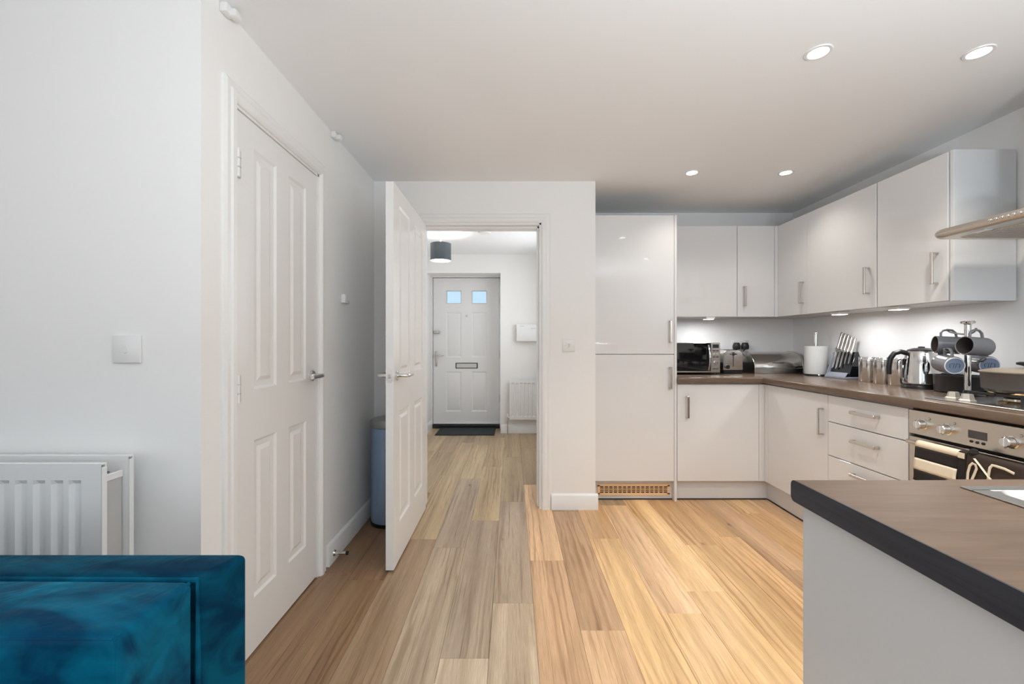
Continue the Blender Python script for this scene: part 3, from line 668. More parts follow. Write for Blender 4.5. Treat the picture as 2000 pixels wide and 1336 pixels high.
# sink
sk = thing('sink', 'stainless steel inset sink with recessed drainer on the peninsula', 'sink', (1.26, 0.53, WT))
def rrect(x0, x1, y0, y1, r, n=6):
    P = []
    for cx, cy, a in ((x1-r, y1-r, 0), (x0+r, y1-r, 90), (x0+r, y0+r, 180), (x1-r, y0+r, 270)):
        for k in range(n+1): t = math.radians(a+90*k/n); P.append((cx+r*math.cos(t), cy+r*math.sin(t)))
    return P
def loops(mb, L, closed_last=True):
    V = []; F = []; n = len(L[0][0])
    for P, z in L: V += [(x, y, z) for x, y in P]
    for a in range(len(L)-1):
        for i in range(n): F.append([a*n+i, a*n+(i+1) % n, (a+1)*n+(i+1) % n, (a+1)*n+i])
    if closed_last: F.append(list(range((len(L)-1)*n, len(L)*n)))
    mb.quads(V, F)
m = MB(); mid = 1.26
m.box(SX0, SX1, SY1-0.024, SY1, WT, WT+0.003, 0.001).box(SX0, SX1, SY0, SY0+0.024, WT, WT+0.003, 0.001).box(SX0, SX0+0.03, SY0+0.02, SY1-0.02, WT, WT+0.003, 0.001).box(SX1-0.03, SX1, SY0+0.02, SY1-0.02, WT, WT+0.003, 0.001).box(mid-0.02, mid+0.02, SY0+0.02, SY1-0.02, WT, WT+0.003, 0.001)
put('rim', m, M_SINK, sk)
def basin(x0, x1, depth, rr):
    m = MB(); y0, y1 = SY0+0.022, SY1-0.022
    fr = [(x0, y0), (x1, y0), (x1, y1), (x0, y1)]
    loops(m, [(rrect(x0-0.004, x1+0.004, y0-0.004, y1+0.004, 0.002), WT+0.0022), (rrect(x0+0.006, x1-0.006, y0+0.004, y1-0.002, rr), WT+0.0018), (rrect(x0+0.010, x1-0.010, y0+0.006, y1-0.004, rr), WT-0.002), (rrect(x0+0.018, x1-0.018, y0+0.012, y1-0.010, rr), WT-depth), ])
    return m
dr = put('drainer', basin(SX0+0.028, mid-0.018, 0.016, 0.022), M_SINK, sk)
m = MB()
for i in range(8): m.tube([(SX0+0.09+0.04*i, SY0+0.06, WT-0.0155), (SX0+0.09+0.04*i, SY1-0.06, WT-0.0155)], 0.003, 8)
put('drainer_ribs', m, M_SINK, dr)
put('bowl', basin(mid+0.018, SX1-0.028, 0.15, 0.05), M_SINK, sk)

# ------------------------------------------------------------------ oven
ov = thing('oven', 'built-in steel oven with control knobs and clock under the hob', 'oven', (2.15, 1.7, 0.15))
OY0, OY1 = 1.399, 1.997
put('body', MB().box(XD+0.02, XR-0.03, OY0+0.003, OY1-0.003, 0.16, 0.868), M_DARK, ov)
put('control_panel', MB().box(XD-0.004, XD+0.02, OY0+0.001, OY1-0.001, 0.752, 0.862, 0.002), M_STEELH, ov)
for y in (1.924, 1.816, 1.581, 1.473):
    k = put('knob', MB().lathe([(0.0, 0), (0.024, 0), (0.024, 0.004), (0.0195, 0.006), (0.0185, 0.030), (0.016, 0.033), (0, 0.033)], (XD-0.004, y, 0.803), 24, (-1, 0, 0)), M_CHROME, ov)
    put('pointer', MB().box(XD-0.0385, XD-0.0368, y-0.0015, y+0.0015, 0.787, 0.819), M_WHITEP, k)
    put('knob_mark', MB().tube([(XD-0.0045, y-0.027+0.005*math.cos(t), 0.833+0.005*math.sin(t)) for t in [0.6+5.0*i/9 for i in range(10)]], 0.0007, 6), M_OVENLOGO, ov)
    put('knob_mark', MB().tube([(XD-0.0045, y+0.026, 0.776), (XD-0.0045, y+0.020, 0.7755)], 0.001, 6), M_OVENLOGO, ov)
put('clock_display', MB().box(XD-0.006, XD, 1.666, 1.735, 0.787, 0.819, 0.001), M_LCD, ov)
for y in (1.723, 1.701, 1.679):
    put('button', MB().cyl((XD-0.003, y, 0.774), (XD-0.008, y, 0.774), 0.0055, seg=14, bev=0.001), M_BLACK, ov)
dd = put('door', MB().box(XD-0.002, XD+0.018, OY0+0.001, OY1-0.001, 0.17, 0.738, 0.002), M_STEELH, ov)
put('door_glass', MB().box(XD-0.005, XD+0.0, OY0+0.035, OY1-0.035, 0.21, 0.700, 0.002), M_BGLASS, dd)
hb = MB().tube([(XD-0.045, OY0+0.04, 0.722), (XD-0.045, OY1-0.04, 0.722)], 0.010, 14)
for y in (OY0+0.07, OY1-0.07): hb.cyl((XD-0.002, y, 0.722), (XD-0.045, y, 0.722), 0.007, seg=12)
put('handle', hb, M_HANDLE, dd)
put('lower_panel', MB().box(XD, XD+0.018, OY0, OY1, 0.15, 0.168), M_CAB, ov)

# towels over the oven handle
HX, HZ = XD-0.045, 0.722
def drape_pts(dx_out, back_len, front_len, r=0.0145, n=14):
    """profile (x, z) from back hem over the bar to front hem"""
    P = [(HX+r, HZ-back_len+back_len*i/n) for i in range(n)]
    for k in range(9): t = math.radians(0+22.5*k); P.append((HX+r*math.cos(t), HZ+r*math.sin(t)))
    P += [(HX-r-dx_out*math.sin(min(1, i/n*1.3)*PI/2), HZ-front_len*i/n) for i in range(1, n+1)]
    return P
def towel_mesh(ya, yb, prof, wav=0.003, seed=0, th=0.003):
    rng = random.Random(seed); ny = 14; V = []; F = []; ph = rng.uniform(0, 6)
    for i in range(ny+1):
        y = ya+(yb-ya)*i/ny
        for j, (x, z) in enumerate(prof):
            fall = max(0, HZ-z)/0.3
            V.append((x-abs(wav*math.sin(i*0.9+ph)*min(1, fall*3))*(1 if x < HX else -1), y+0.004*math.sin(j*0.7)*fall, z))
    k = len(prof)
    for i in range(ny):
        for j in range(k-1): F.append([i*k+j, (i+1)*k+j, (i+1)*k+j+1, i*k+j+1])
    return V, F
def stripe_towel():
    prof = drape_pts(0.010, 0.22, 0.30, n=30); V, F = towel_mesh(1.722, 1.902, prof, 0.002, 1)
    t = thing('tea_towel', 'black and cream striped tea towel hanging on the oven handle', 'towel', (HX, 1.80, 0.45))
    bands = [[], []]
    for f in F:
        z = sum(V[i][2] for i in f)/4; front = sum(V[i][0] for i in f)/4 < HX
        s = HZ+0.0145-z
        if front: black = (0.024 < s < 0.074) or (0.124 < s < 0.174) or (0.224 < s < 0.274)
        else: black = s > 0.03
        bands[1 if black else 0].append(f)
    def sub(fs):
        ids = sorted({i for f in fs for i in f}); mp = {a: b for b, a in enumerate(ids)}
        return MB().quads([V[i] for i in ids], [[mp[i] for i in f] for f in fs])
    for nm, fs, mm in (('cream_stripes', bands[0], M_TOWELC), ('black_stripes', bands[1], M_TOWELB)):
        o = put(nm, sub(fs), mm, t, smooth=60); s = o.modifiers.new('thick', 'SOLIDIFY'); s.thickness = 0.004; s.offset = 0
    V2, F2 = towel_mesh(1.690, 1.721, drape_pts(0.004, 0.25, 0.29, n=12), 0.001, 5)
    o = put('folded_edge', MB().quads(V2, F2), M_TOWELB, t, smooth=60); s = o.modifiers.new('thick', 'SOLIDIFY'); s.thickness = 0.004; s.offset = 0
    put('hem_patch', MB().box(HX-0.021, HX-0.017, 1.693, 1.718, HZ-0.012, HZ+0.010, 0.001), M_TOWELC, t)
stripe_towel()
t = thing('tea_towel', 'dark brown tea towel with cream line drawing on the oven handle', 'towel', (HX, 1.53, 0.45))
V, F = towel_mesh(1.425, 1.686, drape_pts(0.012, 0.2, 0.29, n=14), 0.002, 9)
o = put('cloth', MB().quads(V, F), M_TOWELD, t, smooth=60); s = o.modifiers.new('thick', 'SOLIDIFY'); s.thickness = 0.005; s.offset = 0
put('bunched_corner', MB().lathe([(0, -0.022), (0.012, -0.014), (0.016, 0), (0.011, 0.013), (0, 0.018)], (HX-0.004, 1.672, HZ+0.018), 16), M_TOWELB, t)
def line(pts): return [(HX-0.031-0.0, y, z) for y, z in pts]
m = MB()
xl = HX-0.0255
def strokes(pts, r=0.0048):
    m.tube([(xl-0.004*min(1, max(0, (HZ-z)/0.1)), y+0.028, z+0.024) for y, z in pts], r, 8, ry=0.0015)
strokes([(1.622, 0.700), (1.603, 0.680), (1.580, 0.655), (1.560, 0.635), (1.535, 0.600)])
strokes([(1.645, 0.600), (1.643, 0.640), (1.637, 0.668), (1.628, 0.680), (1.617, 0.677), (1.613, 0.664), (1.620, 0.640), (1.634, 0.600)])
strokes([(1.572, 0.600), (1.572, 0.645), (1.568, 0.680), (1.560, 0.692), (1.548, 0.692), (1.520, 0.690), (1.490, 0.682)])
put('printed_lines', m, M_TOWELC, t, 'cream line print')

# ------------------------------------------------------------------ hob
hb = thing('gas_hob', 'stainless steel gas hob with pan supports set in the worktop', 'hob', (2.16, 1.7, WT))
put('plate', MB().box(1.905, 2.415, 1.41, 1.972, WT, WT+0.006, 0.002), M_SINK, hb)
for x, y in ((1.985, 1.918), (1.963, 1.838), (1.963, 1.565), (1.985, 1.485)):
    put('knob', MB().lathe([(0, 0), (0.028, 0), (0.028, 0.003), (0.023, 0.008), (0.019, 0.026), (0.018, 0.030), (0, 0.030)], (x, y, WT+0.006), 6), M_CREAMST, hb, smooth=20)
for x, y in ((2.085, 1.765), (2.30, 1.765), (2.085, 1.545), (2.30, 1.545)):
    b = put('burner', MB().lathe([(0.055, 0), (0.050, 0.006), (0.036, 0.010), (0.036, 0.018), (0, 0.018)], (x, y, WT+0.006), 24), M_STEEL, hb)
    put('burner_cap', MB().lathe([(0, 0), (0.034, 0), (0.032, 0.007), (0, 0.008)], (x, y, WT+0.024), 24), M_IRON, b)
for y0, y1 in ((1.665, 1.865), (1.445, 1.645)):
    m = MB(); z = WT+0.043
    for xx in (2.00, 2.39): m.box(xx-0.004, xx+0.004, y0, y1, z-0.005, z+0.004, 0.001)
    for yy in (y0+0.004, y1-0.004): m.box(2.0, 2.39, yy-0.004, yy+0.004, z-0.005, z+0.004, 0.001)
    m.box(2.191, 2.199, y0, y1, z-0.005, z+0.004, 0.001)
    for cx in (2.085, 2.30):
        for dx, dy in ((1, 0), (-1, 0), (0, 1), (0, -1)):
            m.obox((cx+dx*0.057, (y0+y1)/2+dy*0.057, z), ((1, 0, 0), (0, 1, 0), (0, 0, 1)), (0.036 if dx else 0.003, 0.036 if dy else 0.003, 0.004))
    for xx in (2.0, 2.39):
        for yy in (y0+0.006, y1-0.006): m.cyl((xx, yy, WT+0.006), (xx, yy, z), 0.005, seg=10)
    put('pan_support', m, M_IRON, hb)

# ------------------------------------------------------------------ cooker hood
hd = thing('cooker_hood', 'stainless steel cooker hood over the gas hob, right edge', 'hood', (2.2, 1.7, 1.655))
hx, hy0, hy1, hz0, hz1 = 1.955, 1.40, 2.0, 1.652, 1.692
L = []
for k in range(9):
    t = math.radians(-90+180*k/8); ins = 0.018*(1-math.cos(t)); zz = (hz0+hz1)/2+(hz1-hz0)/2*math.sin(t)
    L.append((rrect(hx+ins, XR-0.002, hy0+ins, hy1-ins, 0.045, 8), zz))
m = MB(); loops(m, L); loops(m, [L[0]]); bmesh.ops.recalc_face_normals(m.bm, faces=m.bm.faces)
put('canopy', m, M_STEELH, hd, smooth=50)
put('chimney', MB().box(2.24, XR-0.003, 1.61, 1.79, hz1, CEIL-0.001, 0.003), M_STEELH, hd)
put('filter', MB().box(2.04, 2.42, 1.46, 1.94, hz0-0.003, hz0+0.002, 0.001), M_STEEL, hd)
m = MB()
for i in range(30): m.box(2.05, 2.41, 1.47+i*0.016, 1.475+i*0.016, hz0-0.005, hz0-0.002)
put('filter_slats', m, M_STEELH, hd)
put('lamp_cover', MB().box(1.995, 2.03, 1.80, 1.86, hz0-0.003, hz0+0.001, 0.001), M_WHITEP, hd); put('lamp_cover', MB().box(1.995, 2.03, 1.54, 1.60, hz0-0.003, hz0+0.001, 0.001), M_WHITEP, hd)
for i in range(6):
    y = 1.744-0.0205*i
    put('button', MB().lathe([(0, 0), (0.0068, 0), (0.0068, 0.003), (0.005, 0.0045), (0, 0.003)], (hx, y, 1.673), 14, (-1, 0, 0)), M_CHROME, hd)

# ------------------------------------------------------------------ ceiling downlights and under-cabinet lights
def downlight(x, y, label):
    t = thing('downlight', label, 'light', (x, y, CEIL), 'recessed kitchen downlights')
    put('bezel', MB().lathe([(0.034, 0.0), (0.036, -0.004), (0.046, -0.004), (0.048, 0.0)], (x, y, CEIL), 32, cap=False), M_WHITEP, t)
    put('lens', MB().lathe([(0, -0.001), (0.034, -0.001), (0.034, 0.0), (0, 0)], (x, y, CEIL), 28), M_LED, t)
for (x, y), lb in zip(DOWN, ('lit downlight nearest the viewer on the left, above the kitchen floor', 'lit downlight nearest the viewer on the right, in front of the hood',
                             'lit downlight deep in the ceiling on the left, near the tall cabinet', 'lit downlight deep in the ceiling on the right, near the corner wall cabinet',
                             'downlight above the peninsula end nearest the hall side', 'downlight above the peninsula sink')):
    downlight(x, y, lb)
for x, y, lb in ((1.587, 3.46, 'small under-cabinet light above the microwave'), (2.195, 2.866, 'small under-cabinet light above the knife block'), (2.195, 2.43, 'small under-cabinet light above the kettle')):
    t = thing('cabinet_light', lb, 'light', (x, y, UB), 'lights under the wall cabinets')
    put('housing', MB().prism([(-0.030+x, UB-0.001), (0.045+x, UB-0.001), (0.038+x, UB-0.018), (-0.024+x, UB-0.018)], 'y', y-0.040, y+0.040, 0.002), M_WHITEP, t)
    put('lens', MB().box(x-0.020, x+0.034, y-0.034, y+0.034, UB-0.0195, UB-0.0175), M_LED, t)

# ------------------------------------------------------------------ small things on the worktop
Z = WT
# microwave
mw = thing('microwave', 'silver microwave with black mirrored door on the worktop', 'microwave', (1.44, 3.55, Z))
put('body', MB().box(1.222, 1.660, 3.415, 3.705, Z+0.014, 1.170, 0.003), M_STEEL, mw)
d = put('door', MB().box(1.222, 1.583, 3.399, 3.414, Z+0.016, 1.169, 0.002), M_STEEL, mw)
put('door_glass', MB().box(1.226, 1.581, 3.396, 3.4, Z+0.028, 1.166, 0.001), M_BGLASS, d)
pts = [(1.566, 3.396-0.024*math.sin(PI*i/12), 0.95+0.20*i/12) for i in range(13)]
put('handle', MB().tube(pts, 0.0065, 10), M_CHROME, d)
cp = put('control_panel', MB().box(1.585, 1.659, 3.399, 3.414, Z+0.016, 1.169, 0.002), M_STEEL, mw)
put('display', MB().box(1.600, 1.647, 3.397, 3.4, 1.128, 1.156), M_BLACK, cp)
put('knob', MB().lathe([(0, 0), (0.016, 0), (0.014, 0.014), (0, 0.015)], (1.624, 3.399, 1.011), 20, (0, -1, 0)), M_CHROME, cp)
for z in (1.105, 1.080, 1.056, 0.962):
    put('button_row', MB().box(1.600, 1.620, 3.3975, 3.4, z-0.005, z+0.005, 0.001).box(1.626, 1.647, 3.3975, 3.4, z-0.005, z+0.005, 0.001), M_OVENLOGO if z != 1.08 else M_GREYP, cp)
for x in (1.25, 1.63):
    for y in (3.43, 3.69): put('foot', MB().cyl((x, y, Z), (x, y, Z+0.015), 0.014, seg=12), M_BLACK, mw)
# toaster
to = thing('toaster', 'two-slice stainless steel toaster standing end-on beside the microwave', 'toaster', (1.807, 3.6, Z))
P = []
for k in range(9): a = math.radians(90+90*k/8); P.append((1.727+0.04+0.036*math.cos(a), 1.076+0.036*math.sin(a)))
P = [(1.727, 0.945)]+[(1.727+0.045+0.045*math.cos(math.radians(180-90*k/8)), 1.065+0.045*math.sin(math.radians(180-90*k/8))) for k in range(9)]+[(1.887-0.045+0.045*math.cos(math.radians(90-90*k/8)), 1.065+0.045*math.sin(math.radians(90-90*k/8))) for k in range(9)]+[(1.887, 0.945)]
put('shell', MB().prism(P, 'y', 3.485, 3.70, 0.003), M_CAN, to)
put('base', MB().box(1.730, 1.884, 3.49, 3.698, Z, 0.945, 0.006), M_BLACK, to)
for x in (1.772, 1.822): put('slot', MB().box(x, x+0.022, 3.51, 3.68, 1.1095, 1.112), M_BLACK, to)
put('lever_slot', MB().box(1.805, 1.810, 3.4835, 3.487, 0.975, 1.085), M_BLACK, to)
put('lever', MB().box(1.788, 1.828, 3.462, 3.486, 1.071, 1.081, 0.003).box(1.803, 1.812, 3.470, 3.486, 1.062, 1.092, 0.002), M_BLACK, to)
put('dial', MB().cyl((1.757, 3.486, 0.972), (1.757, 3.468, 0.972), 0.017, seg=18, bev=0.002), M_BLACK, to)
# socket and plugs
so = thing('wall_socket', 'white double wall socket above the toaster', 'socket', (1.991, YB, 1.148))
put('plate', MB().box(1.918, 2.064, YB-0.009, YB-0.0005, 1.105, 1.191, 0.003, 2), M_WHITEP, so)
for x in (1.945, 2.037): put('rocker', MB().box(x-0.006, x+0.006, YB-0.012, YB-0.008, 1.166, 1.184, 0.001), M_WHITEP, so)
for x, lb in ((1.952, 'black plug in the left side of the double socket'), (2.026, 'black plug in the right side of the double socket')):
    t = thing('plug', lb, 'plug', (x, YB-0.01, 1.135), 'plugs in the double socket')
    put('plug_body', MB().prism([(x-0.026, 1.112), (x+0.026, 1.112), (x+0.028, 1.140), (x+0.018, 1.170), (x-0.018, 1.170), (x-0.028, 1.140)], 'y', YB-0.045, YB-0.0095, 0.005, 2), M_BLACK, t)
put_c = put('cord', MB().tube([(2.026, YB-0.03, 1.115), (2.005, YB-0.035, 1.09), (1.97, YB-0.035, 1.06), (1.93, YB-0.028, 1.03), (1.925, YB-0.028, 0.97), (1.93, YB-0.03, Z+0.006)], 0.004, 8), M_BLACK, t)
t0 = bpy.data.objects['plug']
put('cord', MB().tube([(1.952, YB-0.03, 1.115), (1.948, YB-0.03, 1.07), (1.93, YB-0.026, 1.04), (1.905, YB-0.025, 1.0), (1.90, YB-0.025, Z+0.006)], 0.004, 8), M_BLACK, t0)
# bread bin
bb = thing('bread_bin', 'stainless steel roll-top bread bin in the back corner', 'bread bin', (2.2, 3.61, Z))
def qprof(y0, y1, z0, h, n=12):
    P = [(y1, z0), (y0, z0), (y0, z0+0.045)]
    for k in range(1, n+1): a = math.radians(90*k/n); P.append((y1-0.05-(y1-0.05-y0)*math.cos(a), z0+0.045+(h-0.045)*math.sin(a)))
    P.append((y1, z0+h)); return P
put('side_panel', MB().prism(qprof(3.50, 3.712, Z, 0.180), 'x', 1.992, 2.004, 0.001), M_STEEL, bb); put('side_panel', MB().prism(qprof(3.50, 3.712, Z, 0.180), 'x', 2.392, 2.404, 0.001), M_STEEL, bb)
put('roll_lid', MB().prism([(3.70, Z+0.0465), (3.505, Z+0.0465)]+qprof(3.505, 3.70, Z+0.003, 0.174)[2:-1]+[(3.70, Z+0.177)], 'x', 2.005, 2.391), M_CAN, bb, smooth=50)
put('base', MB().box(2.004, 2.392, 3.503, 3.71, Z, Z+0.046, 0.002), M_STEEL, bb)
put('lid_handle', MB().box(2.15, 2.25, 3.498, 3.508, Z+0.092, Z+0.10, 0.002), M_CHROME, bb)
# kitchen roll
KX, KY = 2.362, 3.315
kh = thing('kitchen_roll_holder', 'upright steel kitchen roll holder with black base', 'holder', (KX, KY, Z))
put('base', MB().lathe([(0, 0), (0.083, 0), (0.083, 0.008), (0.078, 0.012), (0, 0.012)], (KX, KY, Z), 32), M_BLACK, kh)
put('pole', MB().cyl((KX, KY, Z+0.012), (KX, KY, Z+0.325), 0.0135, seg=18), M_CHROME, kh)
put('finial', MB().lathe([(0, 0), (0.014, 0), (0.022, 0.004), (0.022, 0.012), (0.016, 0.016), (0, 0.017)], (KX, KY, Z+0.322), 24), M_CHROME, kh)
put('foot', MB().lathe([(0, 0), (0.010, 0.002), (0.012, 0.008), (0.010, 0.014), (0, 0.016)], (KX-0.03, KY-0.083, Z), 14), M_CHROME, kh)
pr = thing('kitchen_roll', 'thick roll of white kitchen paper on the upright holder', 'kitchen roll', (KX, KY, Z+0.012))
put('paper_roll', MB().lathe([(0.020, 0), (0.074, 0), (0.076, 0.003), (0.076, 0.213), (0.073, 0.216), (0.020, 0.216), (0.020, 0.0)], (KX, KY, Z+0.0125), 40, cap=False), M_PAPER, pr)
# knife block and knives
kb = thing('knife_block', 'leaning black and grey acrylic knife stand between paper roll and canisters', 'knife block', (2.37, 3.06, Z))
ky0, ky1 = 2.975, 3.165
def sx(z): return 2.338+0.30*(z-0.93)
put('base', MB().box(2.318, 2.436, ky0, ky1, Z, Z+0.014, 0.002), M_ACRY, kb, 'grey acrylic foot')
put('back_board', MB().prism([(2.352, Z+0.014), (2.436, Z+0.014), (2.436, 1.06), (sx(1.105)+0.03, 1.105), (sx(1.105)+0.014, 1.105)], 'y', ky0+0.004, ky1-0.004, 0.001), M_BGLASS, kb)
put('front_lip', MB().prism([(2.322, Z+0.014), (2.327, Z+0.014), (2.345, 0.958), (2.340, 0.958)], 'y', ky0, ky1, 0.0005), M_ACRY, kb)
put('cheek', MB().prism([(2.326, Z+0.014), (2.352, Z+0.014), (sx(1.10)+0.014, 1.10), (sx(1.10)-0.006, 1.10)], 'y', ky1-0.004, ky1, 0.0005), M_ACRY, kb)
nd = Vector((0.30, 0, 1)).normalized(); nn = Vector((-1, 0, 0.30)).normalized()
KN = (('steel knife with the widest blade, at the end nearest the paper roll', 0.020, 0.145, 0.122), ('second steel knife from the paper roll, long handle', 0.017, 0.14, 0.120), ('middle steel knife in the stand', 0.014, 0.12, 0.118),
      ('steel knife second from the canisters', 0.012, 0.085, 0.108), ('short steel knife nearest the canisters', 0.012, 0.075, 0.106))
for i, (lb, bw, bl, hl) in enumerate(KN):
    y = 3.142-0.034*i; zb = 1.128-0.007*i
    b = Vector((sx(zb)+0.002, y, zb))
    t = thing('knife', lb, 'knife', b, 'knives in the stand')
    put('handle', MB().tube([b, b+nd*0.012, b+nd*0.05, b+nd*hl*0.92, b+nd*hl], [0.011, 0.0085, 0.0085, 0.0095, 0.008], 12), M_STEEL, t)
    put('bolster', MB().obox(b-nd*0.004, (nd, (0, 1, 0), nn), (0.008, bw*0.72, 0.007), 0.002), M_CHROME, t)
    m = MB(); o = b-nd*0.010
    Pq = [(-bw*0.7, 0), (bw*0.7, 0), (bw*0.7, -bl*0.45), (0.0, -bl), (-bw*0.7, -bl*0.9)]
    V = [o+Vector((0, 1, 0))*u+nd*v+nn*s for s in (-0.001, 0.001) for u, v in Pq]
    m.quads(V, [[0, 1, 2, 3, 4], [9, 8, 7, 6, 5]]+[[k, (k+1) % 5, 5+(k+1) % 5, 5+k] for k in range(5)], recalc=True)
    put('blade', m, M_CHROME, t, smooth=20)
# canisters
for x, y, lb in ((2.332, 2.788, 'brushed steel canister beside the knife block'), (2.322, 2.664, 'middle brushed steel canister of three'), (2.313, 2.546, 'brushed steel canister half hidden behind the kettle')):
    t = thing('canister', lb, 'canister', (x, y, Z), 'steel storage canisters')
    put('body', MB().lathe([(0, 0), (0.051, 0), (0.053, 0.003), (0.053, 0.135), (0.051, 0.137), (0, 0.137)], (x, y, Z), 36), M_CAN, t)
    put('lid', MB().lathe([(0, 0), (0.051, 0), (0.0535, 0.002), (0.0535, 0.022), (0.051, 0.026), (0, 0.026)], (x, y, Z+0.137), 36), M_CHROME, t)
# kettle
QX, QY = 2.302, 2.398
ke = thing('kettle', 'polished steel kettle with black handle on its black base', 'kettle', (QX, QY, Z))
put('power_base', MB().lathe([(0, 0), (0.086, 0), (0.086, 0.010), (0.078, 0.022), (0, 0.022)], (QX, QY, Z), 36), M_BLACK, ke)
put('body', MB().lathe([(0, 0.024), (0.078, 0.024), (0.082, 0.030), (0.081, 0.07), (0.076, 0.14), (0.069, 0.195), (0.064, 0.208), (0, 0.208)], (QX, QY, Z), 40), M_CHROME, ke)
l = put('lid', MB().lathe([(0.063, 0.207), (0.060, 0.216), (0.035, 0.226), (0.0, 0.228)], (QX, QY, Z), 32, cap=False), M_BLACK, ke)
put('lid_knob', MB().lathe([(0.016, 0.222), (0.014, 0.234), (0, 0.236)], (QX, QY, Z), 18, cap=False), M_BLACK, l)
a = Vector((-0.93, 0.36, 0)).normalized(); c0 = Vector((QX, QY, Z))
put('handle', MB().tube([c0+a*0.060+Vector((0, 0, 0.195)), c0+a*0.092+Vector((0, 0, 0.205)), c0+a*0.122+Vector((0, 0, 0.195)), c0+a*0.140+Vector((0, 0, 0.165)), c0+a*0.146+Vector((0, 0, 0.12)), c0+a*0.146+Vector((0, 0, 0.075))], [0.014, 0.0135, 0.0135, 0.0135, 0.013, 0.011], 14), M_BLACK, ke)
b2 = -a
put('spout', MB().tube([c0+b2*0.058+Vector((0, 0, 0.165)), c0+b2*0.085+Vector((0, 0, 0.188)), c0+b2*0.104+Vector((0, 0, 0.206))], [0.026, 0.018, 0.013], 14), M_BLACK, ke)
put('water_gauge', MB().obox(c0+a*0.078+Vector((0, 0, 0.11)), (a, (-a.y, a.x, 0), (0, 0, 1)), (0.004, 0.010, 0.055), 0.003), M_BGLASS, ke)
# mug tree
TX, TY = 2.18, 2.04
mt = thing('mug_tree', 'chrome mug tree on a dark round foot between kettle and hob', 'mug tree', (TX, TY, Z))
put('foot', MB().lathe([(0, 0), (0.062, 0), (0.062, 0.008), (0.055, 0.013), (0.02, 0.016), (0.014, 0.03), (0, 0.03)], (TX, TY, Z), 32), M_BLACK, mt)
put('pole', MB().cyl((TX, TY, Z+0.028), (TX, TY, Z+0.352), 0.0125, seg=20), M_CHROME, mt)
put('finial', MB().lathe([(0.013, 0), (0.014, 0.002), (0.026, 0.006), (0.027, 0.014), (0.022, 0.018), (0, 0.019)], (TX, TY, Z+0.342), 24), M_CHROME, mt)
U = 1.222; Lw = 1.128
ARMS = [((-0.52, -0.85), U, 0.098), ((-0.2, 0.97), U, 0.085), ((-1, 0.15), Lw, 0.10), ((1, 0.15), Lw, 0.10), ((0.75, -0.8), 1.085, 0.06)]
for (dx, dy), z, L in ARMS:
    d = Vector((dx, dy, 0)).normalized(); p = Vector((TX, TY, z-0.012))
    put('arm', MB().tube([p, p+d*L*0.5+Vector((0, 0, 0.006)), p+d*L*0.85+Vector((0, 0, 0.014)), p+d*L+Vector((0, 0, 0.026))], [0.004, 0.004, 0.004, 0.005], 10), M_CHROME, mt)
# mugs (built lying on X: mouth at -X, base at +X, handle up)
def make_mug(label):
    t = thing('mug', label, 'mug', (0, 0, 0), 'grey mugs hanging on the tree')
    R, H = 0.0425, 0.100; ax = (1, 0, 0)
    prof = [(R-0.004, 0.0), (R-0.001, -0.0015), (R, 0.001)]
    n = 26
    for i in range(n): z = 0.012+0.078*i/(n-1); prof.append((R+(0.0004 if i % 2 else -0.0003), z))
    prof += [(R-0.002, H-0.003), (R-0.006, H)]
    inner = [(R-0.006, H-0.0005), (0, H-0.0005)]
    put('body', MB().lathe(prof+inner, (-H/2, 0, 0), 36, ax, cap=False), M_MUG, t, smooth=50)
    put('inner_wall', MB().lathe([(R-0.004, 0.0), (R-0.0045, 0.004), (R-0.006, H-0.012), (0, H-0.008)], (-H/2, 0, 0), 36, ax, cap=False), mat_inner, t)
    hpts = [(-0.030+0.0, 0, R-0.004), (-0.031, 0, R+0.016), (-0.024, 0, R+0.027), (-0.008, 0, R+0.033), (0.010, 0, R+0.031), (0.022, 0, R+0.020), (0.027, 0, R+0.002), (0.027, 0, R-0.005)]
    put('handle', MB().tube(hpts, 0.0062, 12, ry=0.0048), M_MUG, t)
    b = put('base', MB().lathe([(0, 0), (R-0.0065, 0), (R-0.0065, 0.0006), (0, 0.0006)], (H/2-0.0006, 0, 0), 32, ax), M_MUGB, t)
    put('foot_ring', MB().lathe([(R-0.0075, 0.0), (R-0.0075, 0.0022), (R-0.0045, 0.0022), (R-0.0035, 0.0)], (H/2-0.0008, 0, 0), 36, ax, cap=False), M_MUGR, b)
    m = MB(); xx = H/2+0.0006
    for s in (-1, 1):
        m.tube([(xx, s*(0.013+0.006*math.cos(q)), 0.010*math.sin(q)) for q in [-1.15+2.3*i/8 for i in range(9)]], 0.0011, 6, ry=0.0011)
        m.tube([(xx, s*0.0042-0.002, -0.0115), (xx, s*0.0042+0.002, 0.0115)], 0.0011, 6)
        m.tube([(xx, s*0.012+0.001*s, 0.0085), (xx, s*0.0070, 0.0115)], 0.0010, 6)
    put('stamp', m, M_MUGM, b)
    return t
mat_inner = mat('dark_glaze_inside', S(78, 72, 70), 0.25, nscale=40, namt=0.05)
def place(m, mouth_dir, c, pitch=0.0):
    ang = math.atan2(-mouth_dir[1], -mouth_dir[0])
    m.rotation_euler = Euler((0, pitch, ang), 'XYZ'); m.location = c
m1 = make_mug('grey ribbed mug on the upper arm, mouth facing left, in front of the pole'); place(m1, (-1, 0.02), (2.128, 1.958, 1.155), 0.08)
m2 = copy_tree(m1); m2['label'] = 'grey mug on the upper arm behind the pole, mouth tilted left'; place(m2, (-0.90, 0.44), (2.160, 2.112, 1.160), 0.06)
m3 = copy_tree(m1); m3['label'] = 'grey mug on the lower left arm, stamped base facing out'; place(m3, (0.33, 0.94), (2.098, 2.052, 1.068), 0.10)
